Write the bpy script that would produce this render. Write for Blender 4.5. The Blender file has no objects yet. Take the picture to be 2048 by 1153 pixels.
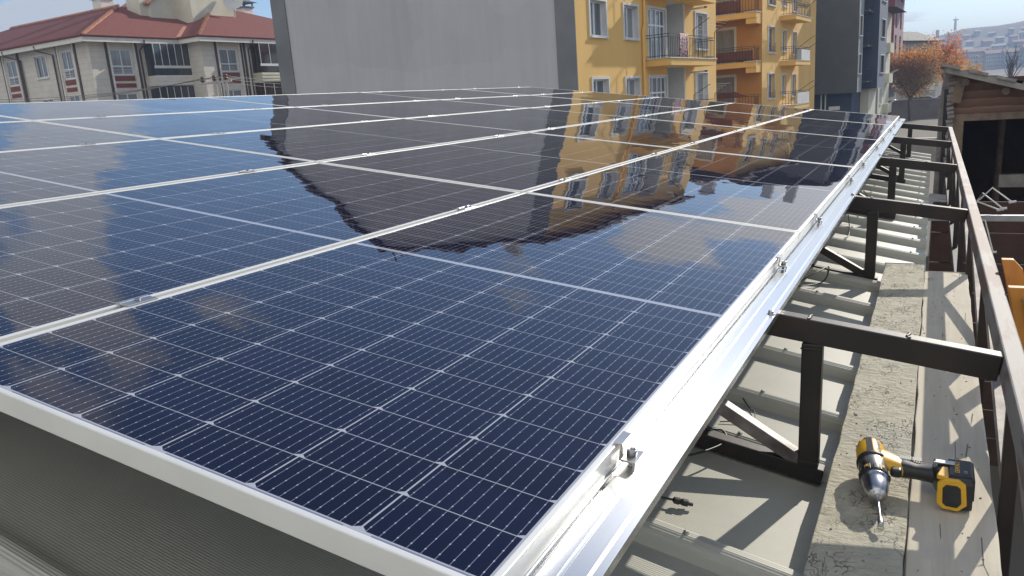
import bpy, bmesh, math, random
from mathutils import Vector, Matrix, Euler
R=math.radians
rnd=random.Random(7)
# ---------------------------------------------------------------- camera
S=bpy.context.scene
S.render.resolution_x=1024; S.render.resolution_y=576
cam=bpy.data.cameras.new('camera'); co=bpy.data.objects.new('camera',cam); S.collection.objects.link(co)
TH=R(7.95)
ARR=Matrix.Rotation(TH,3,'Y')                       # array frame (u across, v away, n up) -> world
_a=[1.27135377,-5.36477118e-02,4.88167451e-01]
RM=Matrix.Rotation(_a[2],3,'Z')@Matrix.Rotation(_a[1],3,'Y')@Matrix.Rotation(_a[0],3,'X')
co.matrix_world=Matrix.Translation(ARR@Vector((0.3032,-0.58304,0.52695)))@(ARR@RM).to_4x4()
cam.sensor_width=36; cam.lens=36*1538.9/2048; cam.clip_start=.02; cam.clip_end=6000
S.camera=co
# ---------------------------------------------------------------- light
EL,AZ=R(28),R(16)                                    # sun: azimuth to the right of +Y
SUN=Vector((math.cos(EL)*math.sin(AZ),math.cos(EL)*math.cos(AZ),math.sin(EL)))
sl=bpy.data.lights.new('sun','SUN'); sl.energy=4.3; sl.angle=R(.53); sl.color=(1,.93,.82)
so=bpy.data.objects.new('sun',sl); S.collection.objects.link(so); so.rotation_euler=SUN.to_track_quat('Z','Y').to_euler()
W=bpy.data.worlds.new("World"); S.world=W; W.use_nodes=True
nt=W.node_tree; nt.nodes.clear(); N=nt.nodes.new; LK=nt.links.new
out=N('ShaderNodeOutputWorld'); bg=N('ShaderNodeBackground'); bg.inputs[1].default_value=.115
sky=N('ShaderNodeTexSky'); sky.sky_type='NISHITA'; sky.sun_disc=False; sky.sun_elevation=EL; sky.sun_rotation=AZ
sky.altitude=900; sky.air_density=1.0; sky.dust_density=.7; sky.ozone_density=3.2
tc=N('ShaderNodeTexCoord'); sep=N('ShaderNodeSeparateXYZ'); LK(tc.outputs['Generated'],sep.inputs[0])
def wm(op,a,b=None,c=None):
    m=N('ShaderNodeMath'); m.operation=op
    for i,q in enumerate((a,b,c)):
        if q is None: continue
        if isinstance(q,(int,float)): m.inputs[i].default_value=q
        else: LK(q,m.inputs[i])
    return m.outputs[0]
zz=wm('ADD',wm('ABSOLUTE',sep.outputs[2]),.16)
cb=N('ShaderNodeCombineXYZ'); LK(wm('DIVIDE',sep.outputs[0],zz),cb.inputs[0]); LK(wm('DIVIDE',sep.outputs[1],zz),cb.inputs[1])
nz=N('ShaderNodeTexNoise'); nz.inputs['Scale'].default_value=1.9; nz.inputs['Detail'].default_value=7; nz.inputs['Roughness'].default_value=.62
mp=N('ShaderNodeMapping'); mp.inputs['Scale'].default_value=(1,1.8,1); mp.inputs['Location'].default_value=(3.1,1.7,0); LK(cb.outputs[0],mp.inputs[0]); LK(mp.outputs[0],nz.inputs['Vector'])
cov=wm('MULTIPLY_ADD',nz.outputs['Fac'],1.35,-.175)
for (d,r,s) in (((-.812,.545,.208),.06,.26),((-.811,.531,.246),.06,.24),((-.825,.5,.264),.06,.22),((-.802,.494,.337),.09,.26),((-.774,.503,.384),.06,.2),((-.709,.562,.427),.08,.22),((-.764,.477,.434),.08,.24),((-.655,.624,.426),.05,.2),((-.597,.66,.457),.05,.16),((-.7,.5,.5),.07,.2),((-.259,.934,.248),.055,.36),((-.21,.945,.252),.05,.34),((-.17,.955,.235),.04,.26),((-.112,.976,.19),.06,.3),((-.07,.985,.15),.09,.34),((-.383,.851,.359),.06,.24),((-.86,.5,.1),.13,.30),((-.78,.6,.14),.09,.2)):
    dv=N('ShaderNodeVectorMath'); dv.operation='DISTANCE'; LK(tc.outputs['Generated'],dv.inputs[0]); dv.inputs[1].default_value=Vector(d).normalized()
    m=N('ShaderNodeMapRange'); m.interpolation_type='SMOOTHSTEP'; LK(dv.outputs['Value'],m.inputs[0]); m.inputs[1].default_value=0; m.inputs[2].default_value=r*1.5; m.inputs[3].default_value=s; m.inputs[4].default_value=0
    cov=wm('ADD',cov,m.outputs[0])
bk=N('ShaderNodeMapRange'); bk.interpolation_type='SMOOTHSTEP'; LK(sep.outputs[1],bk.inputs[0]); bk.inputs[1].default_value=.25; bk.inputs[2].default_value=-.35; bk.inputs[3].default_value=0; bk.inputs[4].default_value=.34  # bright cloud cover added behind the camera to lift the shaded sides facing it
cov=wm('ADD',cov,bk.outputs[0])
rp=N('ShaderNodeMapRange'); rp.interpolation_type='SMOOTHSTEP'; LK(cov,rp.inputs[0]); rp.inputs[1].default_value=.66; rp.inputs[2].default_value=.84; rp.inputs[4].default_value=.85
mx=N('ShaderNodeMix'); mx.data_type='RGBA'; LK(rp.outputs[0],mx.inputs[0]); LK(sky.outputs[0],mx.inputs[6]); cm=N('ShaderNodeMix'); cm.data_type='RGBA'; LK(wm('MULTIPLY',bk.outputs[0],2.9),cm.inputs[0]); cm.inputs[6].default_value=(4.2,4.3,4.4,1); cm.inputs[7].default_value=(9.6,9.2,8.7,1); 
dv=N('ShaderNodeVectorMath'); dv.operation='DISTANCE'; LK(tc.outputs['Generated'],dv.inputs[0]); dv.inputs[1].default_value=SUN
ms=N('ShaderNodeMapRange'); ms.interpolation_type='SMOOTHSTEP'; LK(dv.outputs['Value'],ms.inputs[0]); ms.inputs[1].default_value=.75; ms.inputs[2].default_value=.2
c2=N('ShaderNodeMix'); c2.data_type='RGBA'; LK(ms.outputs[0],c2.inputs[0]); LK(cm.outputs[2],c2.inputs[6]); c2.inputs[7].default_value=(13,12.2,11.2,1); LK(c2.outputs[2],mx.inputs[7])
LK(mx.outputs[2],bg.inputs[0]); LK(bg.outputs[0],out.inputs[0])
S.view_settings.view_transform='Standard'; S.view_settings.look='None'; S.view_settings.gamma=1; S.view_settings.exposure=.3
# ---------------------------------------------------------------- materials
MT={}
class G:
    def __init__(s,name):
        s.m=bpy.data.materials.new(name); s.m.use_nodes=True; s.t=s.m.node_tree; s.b=s.t.nodes['Principled BSDF']; MT[name]=s.m
    def n(s,t,**k):
        x=s.t.nodes.new(t)
        for a,b in k.items(): setattr(x,a,b)
        return x
    def L(s,a,b): s.t.links.new(a,b)
    def val(s,sock,q):
        if hasattr(q,'is_output') or hasattr(q,'links'): s.L(q,sock)
        else: sock.default_value=q
    def math(s,op,a,b=0,c=0):
        m=s.n('ShaderNodeMath',operation=op)
        for i,q in enumerate((a,b,c)): s.val(m.inputs[i],q)
        return m.outputs[0]
    def mix(s,f,a,b):
        m=s.n('ShaderNodeMix',data_type='RGBA'); s.val(m.inputs[0],f)
        for i,q in ((6,a),(7,b)): s.val(m.inputs[i],(*q,1) if isinstance(q,tuple) and len(q)==3 else q)
        return m.outputs[2]
    def coord(s,scale=(1,1,1),world=False):
        if world: v=s.n('ShaderNodeNewGeometry').outputs['Position']
        else: v=s.n('ShaderNodeTexCoord').outputs['Object']
        mp=s.n('ShaderNodeMapping'); mp.inputs['Scale'].default_value=scale; s.L(v,mp.inputs[0]); return mp.outputs[0]
    def noise(s,v,scale,detail=4,rough=.55):
        x=s.n('ShaderNodeTexNoise'); x.inputs['Scale'].default_value=scale; x.inputs['Detail'].default_value=detail; x.inputs['Roughness'].default_value=rough; s.L(v,x.inputs['Vector']); return x.outputs['Fac']
    def rng(s,f,a,b,c=0,d=1):
        m=s.n('ShaderNodeMapRange'); s.val(m.inputs[0],f)
        for i,q in enumerate((a,b,c,d)): m.inputs[i+1].default_value=q
        return m.outputs[0]
    def bump(s,h,dist,strength=1,prev=None):
        b=s.n('ShaderNodeBump'); b.inputs['Distance'].default_value=dist; b.inputs['Strength'].default_value=strength; s.L(h,b.inputs['Height'])
        if prev: s.L(prev,b.inputs['Normal'])
        s.L(b.outputs[0],s.b.inputs['Normal']); return b.outputs[0]
    def set(s,**k):
        for a,q in k.items(): s.val(s.b.inputs[a.replace('_',' ')],(*q,1) if isinstance(q,tuple) and len(q)==3 else q)
def simple(name,c1,c2=None,sc=3,rough=.7,metal=0,bump=0,bsc=20,stretch=(1,1,1),spec=.5,lo=.35,hi=.65,detail=5):
    g=G(name); v=g.coord(stretch)
    if c2: g.set(Base_Color=g.mix(g.rng(g.noise(v,sc,detail),lo,hi),c1,c2))
    else: g.set(Base_Color=c1)
    g.set(Roughness=rough,Metallic=metal,Specular_IOR_Level=spec)
    if bump: g.bump(g.noise(v,bsc,6,.6),bump)
    return g
# photovoltaic laminate: cells, busbars and backsheet seen through one glass pane
g=G('laminate'); v=g.n('ShaderNodeTexCoord').outputs['Object']; sp=g.n('ShaderNodeSeparateXYZ'); g.L(v,sp.inputs[0]); x,y=sp.outputs[0],sp.outputs[1]
PW,PL=1.0317,2.0935
M_=g.math
a=M_('DIVIDE',M_('SUBTRACT',x,.0118),.168); ca=M_('FRACT',a); dx=M_('MULTIPLY',M_('MINIMUM',ca,M_('SUBTRACT',1,ca)),.168)
yy=M_('MINIMUM',y,M_('SUBTRACT',PL,y)); b_=M_('DIVIDE',M_('SUBTRACT',yy,.0150),.0853); cbf=M_('FRACT',b_); dyn=M_('MULTIPLY',cbf,.085); dyf=M_('MULTIPLY',M_('SUBTRACT',1,cbf),.085)
inside=M_('MULTIPLY',M_('MULTIPLY',M_('GREATER_THAN',x,.0118),M_('LESS_THAN',x,.0118+1.008)),M_('MULTIPLY',M_('GREATER_THAN',yy,.0150),M_('LESS_THAN',yy,.0150+1.0236)))
cell=M_('MULTIPLY',M_('MULTIPLY',inside,M_('GREATER_THAN',dx,.0013)),M_('MULTIPLY',M_('GREATER_THAN',dyn,.0007),M_('GREATER_THAN',dyf,.0007)))
cell=M_('MULTIPLY',cell,M_('GREATER_THAN',M_('ADD',dx,M_('MULTIPLY',dyn,1.5)),.0112))
fb=M_('MULTIPLY',M_('ABSOLUTE',M_('SUBTRACT',M_('FRACT',M_('MULTIPLY',ca,9)),.5)),.168/9)
bus=M_('MULTIPLY',M_('LESS_THAN',fb,.00042),M_('GREATER_THAN',ca,0))
pad=M_('MULTIPLY',M_('LESS_THAN',fb,.0009),M_('LESS_THAN',M_('ABSOLUTE',M_('SUBTRACT',M_('FRACT',M_('DIVIDE',dyn,.0213)),.5)),.055))

cid=g.n('ShaderNodeCombineXYZ'); g.L(M_('FLOOR',a),cid.inputs[0]); g.L(M_('FLOOR',M_('DIVIDE',y,.0853)),cid.inputs[1])
wn=g.n('ShaderNodeTexWhiteNoise'); g.L(cid.outputs[0],wn.inputs[0])
ccol=g.mix(wn.outputs[0],(.0026,.0028,.013),(.0046,.0048,.022))
col=g.mix(bus,ccol,(.20,.21,.28)); col=g.mix(pad,col,(.38,.40,.47))
# ribbons showing in the end margins
rib=M_('MULTIPLY',M_('LESS_THAN',M_('ABSOLUTE',M_('SUBTRACT',yy,.0118)),.0016),M_('GREATER_THAN',M_('ABSOLUTE',M_('SUBTRACT',M_('FRACT',M_('DIVIDE',a,2)),.5)),.06))
back=g.mix(rib,(.34,.36,.41),(.16,.18,.27))
dust=g.rng(g.noise(v,7,7,.7),.35,.8,.0,.004)
g.set(Base_Color=g.mix(dust,g.mix(cell,back,col),(.4,.36,.3)),Roughness=.01,Specular_IOR_Level=.52,IOR=1.45,Specular_Tint=(.97,.93,1.0))
oi=g.n('ShaderNodeObjectInfo'); ad=g.n('ShaderNodeVectorMath',operation='ADD'); g.L(g.coord(),ad.inputs[0])
sc=g.n('ShaderNodeVectorMath',operation='SCALE'); g.L(oi.outputs['Location'],sc.inputs[0]); sc.inputs[3].default_value=3.7; g.L(sc.outputs[0],ad.inputs[1])
def nzc(scale,det):
    q=g.n('ShaderNodeTexNoise'); q.inputs['Scale'].default_value=scale; q.inputs['Detail'].default_value=det; g.L(ad.outputs[0],q.inputs['Vector']); p=g.n('ShaderNodeSeparateColor'); g.L(q.outputs['Color'],p.inputs[0]); return [g.math('SUBTRACT',p.outputs[k],.5) for k in (0,1)]
n1=nzc(2.6,1); n2=nzc(15,1)
wx=g.math('ADD',g.math('MULTIPLY',n1[0],.036),g.math('MULTIPLY',n2[0],.020)); wy=g.math('ADD',g.math('MULTIPLY',n1[1],.0045),g.math('MULTIPLY',n2[1],.0030))
cbn=g.n('ShaderNodeCombineXYZ'); g.L(wx,cbn.inputs[0]); g.L(wy,cbn.inputs[1]); na=g.n('ShaderNodeVectorMath',operation='ADD'); g.L(g.n('ShaderNodeNewGeometry').outputs['Normal'],na.inputs[0]); g.L(cbn.outputs[0],na.inputs[1]); nn_=g.n('ShaderNodeVectorMath',operation='NORMALIZE'); g.L(na.outputs[0],nn_.inputs[0]); g.L(nn_.outputs[0],g.b.inputs['Normal'])
simple('anodised',(.84,.83,.78),(.78,.77,.72),6,.42,.45,.00004,300,(1,.03,1))
g=simple('mill_aluminium',(.50,.52,.54),(.60,.61,.62),5,.30,1,.00004,260,(1,.02,1)); g.set(Anisotropic=.8,Roughness=.25); tv=g.n('ShaderNodeCombineXYZ'); tv.inputs[0].default_value=.99; tv.inputs[2].default_value=-.138; g.L(tv.outputs[0],g.b.inputs['Tangent'])
simple('clamp_metal',(.5,.49,.47),(.6,.59,.57),20,.35,1)
simple('bolt_steel',(.35,.35,.36),(.45,.45,.45),40,.35,1)
simple('black_steel',(.009,.0085,.0085),(.028,.018,.014),7,.48,0,.0003,60)
simple('lit_bar_weld_grey',(.26,.235,.22),(.09,.075,.07),14,.5,.3,.0003,90)  # pale grey: sunlight painted into the truss bars, also bare weld beads
g=G('tube_paint'); v=g.coord((1.2,1,1)); n1=g.noise(v,2.3,2); n2=g.noise(g.coord((6,.8,6)),9,5)
f=g.math('ADD',g.math('MULTIPLY',n1,.8),g.math('MULTIPLY',n2,.35))
g.set(Base_Color=g.mix(g.rng(f,.53,.60),(.125,.08,.066),(.19,.175,.168)),Roughness=.62,Metallic=.0,Specular_IOR_Level=.3); g.bump(n2,.0004)
g=G('roof_sheet'); v=g.coord(); sp=g.n('ShaderNodeSeparateXYZ'); g.L(v,sp.inputs[0])
wv=g.math('SINE',g.math('MULTIPLY',sp.outputs[1],6.2832/.0062))
g.set(Base_Color=g.mix(g.rng(g.noise(v,2.5,8,.7),.35,.7),(.46,.46,.395),(.39,.39,.335)),Roughness=.42); b0=g.bump(wv,.00028,1); 
g=G('plank_rough'); v=g.coord((1.6,1,1)); n1=g.noise(v,13,8,.7); n2=g.noise(v,3,4); vo=g.n('ShaderNodeTexVoronoi',feature='DISTANCE_TO_EDGE'); vo.inputs['Scale'].default_value=16
ds=g.n('ShaderNodeVectorMath',operation='ADD'); nv=g.n('ShaderNodeTexNoise'); nv.inputs['Scale'].default_value=9; nv.inputs['Detail'].default_value=5; g.L(v,nv.inputs['Vector']); vs=g.n('ShaderNodeVectorMath',operation='SCALE'); g.L(nv.outputs['Color'],vs.inputs[0]); vs.inputs[3].default_value=.45; g.L(v,ds.inputs[0]); g.L(vs.outputs[0],ds.inputs[1]); g.L(ds.outputs[0],vo.inputs['Vector'])
cr=g.math('MULTIPLY',g.rng(vo.outputs['Distance'],.0,.045,1,0),g.rng(g.noise(v,7,3),.50,.62))
base=g.mix(g.rng(n1,.35,.7),(.40,.37,.28),(.53,.50,.40)); base=g.mix(g.rng(n2,.5,.7,0,.5),base,(.36,.38,.33)); base=g.mix(g.math('MULTIPLY',cr,.42),base,(.16,.145,.115))
g.set(Base_Color=base,Roughness=.9); g.bump(g.math('SUBTRACT',g.math('ADD',n1,g.math('MULTIPLY',g.noise(g.coord((1,2.2,1)),34,5),.8)),g.math('MULTIPLY',cr,.9)),.0085)
g=G('plank_smooth'); v=g.coord((8,.55,8)); n1=g.noise(v,5,8,.65); v2=g.coord((1,1,1)); n2=g.noise(v2,6,4)
vo=g.n('ShaderNodeTexVoronoi',feature='DISTANCE_TO_EDGE'); vo.inputs['Scale'].default_value=1.6; g.L(g.coord((7,1.3,3)),vo.inputs['Vector'])
cr=g.math('MULTIPLY',g.rng(vo.outputs['Distance'],0,.012,1,0),g.rng(g.noise(v2,7,2),.56,.62))
base=g.mix(g.rng(n1,.3,.75),(.50,.45,.35),(.62,.57,.46)); base=g.mix(g.rng(n2,.55,.75,0,.4),base,(.35,.34,.30)); base=g.mix(g.math('MULTIPLY',cr,.8),base,(.08,.07,.06))
g.set(Base_Color=base,Roughness=.88); g.bump(g.math('SUBTRACT',n1,cr),.0022)
simple('plank_edge',(.42,.28,.18),(.22,.16,.11),12,.9,0,.002,40,(1,6,6))
simple('cable_rubber',(.02,.02,.02),None,rough=.45)
simple('twig_bark',(.06,.045,.03),(.03,.02,.015),40,.9)
simple('tool_yellow',(.78,.45,.03),(.70,.38,.02),30,.36)
simple('tool_black',(.018,.018,.019),(.03,.03,.03),60,.45,0,.0002,300)
simple('tool_steel',(.62,.62,.63),(.50,.50,.51),30,.32,1)
simple('tool_dark_steel',(.34,.33,.31),(.26,.25,.24),40,.36,1)
simple('label_grey',(.35,.36,.38),None,rough=.5); simple('print_dark',(.02,.02,.02),None,rough=.5)
simple('ladder_wood',(.62,.27,.05),(.50,.20,.035),5,.5,0,.0005,60,(6,6,.6))
simple('ladder_plate',(.30,.31,.24),(.22,.23,.18),18,.5,.6,.0004,60)
g=G('grey_plaster'); v=g.coord(); st=g.noise(g.coord((1,2.2,.12)),1.6,5,.6); bl=g.noise(v,.35,3); vo=g.n('ShaderNodeTexVoronoi'); vo.inputs['Scale'].default_value=.42; vo.inputs['Randomness'].default_value=.9; dn=g.n('ShaderNodeTexNoise'); dn.inputs['Scale'].default_value=.5; dn.inputs['Detail'].default_value=4; g.L(v,dn.inputs['Vector']); va=g.n('ShaderNodeVectorMath',operation='ADD'); g.L(g.coord((1,.55,1.1)),va.inputs[0]); g.L(dn.outputs['Color'],va.inputs[1]); g.L(va.outputs[0],vo.inputs['Vector']); vc=g.n('ShaderNodeSeparateColor'); g.L(vo.outputs['Color'],vc.inputs[0])
f=g.math('ADD',g.math('ADD',g.math('MULTIPLY',st,.5),g.math('MULTIPLY',bl,.5)),g.math('MULTIPLY',vc.outputs[0],.22))
spot=g.rng(g.noise(v,1.1,6,.7),.66,.74)
g.set(Base_Color=g.mix(g.math('MULTIPLY',spot,.25),g.mix(g.rng(f,.38,.85),(.39,.39,.41),(.485,.485,.50)),(.25,.26,.30)),Roughness=.92); g.bump(g.noise(v,4,6,.6),.008)
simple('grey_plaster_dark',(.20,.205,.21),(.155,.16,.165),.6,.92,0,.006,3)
simple('yellow_render',(.80,.50,.155),(.73,.455,.14),.7,.9,0,.004,6,(1,1,.35))
simple('orange_render',(.54,.27,.065),(.48,.235,.055),.8,.9,0,.004,6)
simple('white_trim',(.66,.66,.63),(.58,.58,.56),2,.6); simple('white_pvc',(.72,.74,.75),None,rough=.35)
simple('white_render',(.62,.62,.60),(.55,.55,.53),1.5,.85)
def pane(name,c1,c2,rough=.06):
    g=G(name); v=g.coord((1,1,1)); wv=g.noise(g.coord((14,14,.4)),1.5,2)
    g.set(Base_Color=g.mix(g.rng(wv,.4,.6),c1,c2),Roughness=rough,Specular_IOR_Level=.8)
pane('pane_dark',(.03,.035,.04),(.06,.065,.07)); pane('pane_curtain',(.30,.31,.30),(.20,.21,.21)); pane('pane_blue',(.14,.17,.20),(.06,.07,.09)); pane('pane_brown',(.055,.035,.022),(.025,.017,.012))
simple('rail_iron',(.022,.022,.024),None,rough=.5)
simple('textile_towel',(.35,.10,.12),(.62,.58,.52),16,.95,lo=.47,hi=.53); simple('textile_white',(.7,.7,.68),(.6,.6,.58),5,.95); simple('textile_rug',(.20,.07,.07),(.12,.04,.05),20,.95)
simple('balcony_brown',(.17,.07,.045),(.13,.05,.035),5,.7); simple('balcony_grey_cloth',(.16,.155,.14),(.12,.12,.11),4,.9)
simple('plastic_green',(.03,.25,.10),None,rough=.4)
simple('dark_render',(.095,.097,.094),(.082,.085,.083),1,.9,0,.003,8); simple('light_grey_render',(.29,.31,.32),(.25,.27,.28),1.2,.9)
simple('navy_render',(.045,.06,.10),(.038,.05,.085),1.2,.85); simple('bluegrey_render',(.15,.18,.225),(.13,.155,.195),1.2,.85)
simple('cream_render',(.62,.60,.47),(.55,.53,.42),1,.9); simple('maroon_render',(.20,.05,.055),(.17,.04,.045),1,.9); simple('pink_render',(.42,.29,.31),(.37,.25,.27),1,.9)
simple('beige_render',(.40,.38,.33),(.34,.32,.28),.8,.9)
g=G('house_cladding'); v=g.coord(); sp=g.n('ShaderNodeSeparateXYZ'); g.L(v,sp.inputs[0]); fr=g.math('FRACT',g.math('DIVIDE',sp.outputs[2],.36)); ln=g.math('LESS_THAN',fr,.07)
g.set(Base_Color=g.mix(g.math('MULTIPLY',ln,.35),g.mix(g.rng(g.noise(v,1.3,4),.3,.7),(.66,.615,.53),(.55,.515,.445)),(.2,.19,.17)),Roughness=.85)
simple('house_trim',(.72,.70,.63),(.64,.62,.56),2,.8); simple('house_brown',(.085,.06,.05),(.07,.05,.042),3,.8); simple('house_red',(.20,.055,.04),(.17,.045,.035),3,.8)
g=G('roof_tile'); v=g.coord(); sp=g.n('ShaderNodeSeparateXYZ'); g.L(v,sp.inputs[0]); s1=g.math('SINE',g.math('MULTIPLY',g.math('ADD',sp.outputs[0],sp.outputs[1]),26)); s2=g.math('FRACT',g.math('MULTIPLY',sp.outputs[2],7.5))
g.set(Base_Color=g.mix(g.rng(g.noise(v,5,6),.3,.7),(.185,.048,.032),(.15,.04,.028)),Roughness=.8); g.bump(g.math('ADD',g.math('MULTIPLY',s1,.25),s2),.012)
simple('ridge_tile',(.48,.27,.17),(.36,.14,.09),7,.85,lo=.4,hi=.6); simple('tile_brown',(.085,.055,.045),(.05,.036,.032),9,.85,0,.02,14); simple('tile_dark',(.035,.03,.028),(.022,.02,.018),5,.8); simple('slate_cap',(.10,.11,.13),(.14,.15,.17),4,.5)
simple('dish_paint',(.55,.56,.54),None,rough=.5)
simple('concrete',(.30,.29,.27),(.23,.225,.21),1.2,.95,0,.01,8); simple('pole_concrete',(.45,.43,.39),(.38,.36,.33),3,.9); simple('wire_grey',(.16,.155,.15),None,rough=.6); simple('insulator',(.10,.05,.04),None,rough=.3)
simple('wall_stone',(.19,.175,.16),(.13,.12,.11),.8,.95,0,.03,4)
g=G('adobe'); v=g.coord(); n=g.noise(g.coord((.5,.5,3)),1.6,6); sp=g.n('ShaderNodeSeparateXYZ'); g.L(v,sp.inputs[0])
fr=g.math('FRACT',g.math('ADD',g.math('DIVIDE',sp.outputs[2],.145),g.math('MULTIPLY',g.noise(g.coord((1,1,1)),1.3,4),.9)))
g.set(Base_Color=g.mix(g.rng(fr,.1,.9),g.mix(g.rng(n,.3,.7),(.21,.105,.068),(.15,.085,.06)),(.27,.17,.12)),Roughness=.95); g.bump(g.math('ADD',g.rng(fr,.0,.8),g.noise(v,9,6,.7)),.045)
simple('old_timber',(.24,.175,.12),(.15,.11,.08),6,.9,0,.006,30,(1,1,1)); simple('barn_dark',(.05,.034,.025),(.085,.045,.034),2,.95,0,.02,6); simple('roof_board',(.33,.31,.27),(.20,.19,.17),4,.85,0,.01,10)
simple('rubble',(.30,.27,.25),(.20,.18,.165),5,.95,0,.05,7)
simple('galvanised',(.45,.46,.47),(.36,.37,.38),10,.4,.8)
simple('rubber_tyre',(.02,.02,.02),None,rough=.8); simple('car_white',(.72,.73,.74),None,rough=.25); simple('car_silver',(.38,.42,.47),None,rough=.25,metal=.5); simple('car_dark',(.05,.07,.12),None,rough=.25); simple('lamp_glass',(.6,.6,.6),None,rough=.15)
simple('bark',(.10,.075,.055),(.06,.045,.035),8,.95,0,.02,20)
for n_,c in dict(leaf_brown=(.34,.19,.08),leaf_olive=(.29,.21,.075),leaf_rust=(.33,.18,.085),leaf_orange=(.62,.27,.045),leaf_red=(.56,.19,.055),leaf_gold=(.66,.36,.04),leaf_grey=(.10,.09,.06),leaf_green=(.05,.07,.03)).items():
    q=simple(n_,c,tuple(z*.7 for z in c),4,.75,spec=.2); tr=q.n('ShaderNodeBsdfTranslucent'); tr.inputs[0].default_value=(*[min(.9,z*1.25) for z in c],1); mxs=q.n('ShaderNodeMixShader'); mxs.inputs[0].default_value=.5; q.L(q.b.outputs[0],mxs.inputs[1]); q.L(tr.outputs[0],mxs.inputs[2]); q.L(mxs.outputs[0],q.t.nodes['Material Output'].inputs[0])
g=G('ground_soil'); v=g.coord(); g.set(Base_Color=g.mix(g.rng(g.noise(v,.05,8,.6),.35,.7),(.13,.12,.10),(.20,.175,.14)),Roughness=.95)
simple('asphalt',(.055,.055,.055),(.07,.068,.065),.6,.9)
g=G('hill_soil'); v=g.coord(); g.set(Base_Color=g.mix(g.rng(g.noise(v,.012,8,.65),.35,.65),(.22,.165,.12),(.09,.09,.055)),Roughness=.95)
simple('far_wall',(.36,.36,.35),(.26,.27,.28),.12,.9); simple('far_wall_blue',(.30,.33,.36),(.24,.27,.31),.12,.9); simple('far_roof',(.42,.27,.20),(.34,.22,.17),.2,.9); simple('far_roof_pale',(.5,.48,.44),(.42,.40,.37),.2,.9); simple('far_window',(.05,.055,.06),None,rough=.3)
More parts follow.
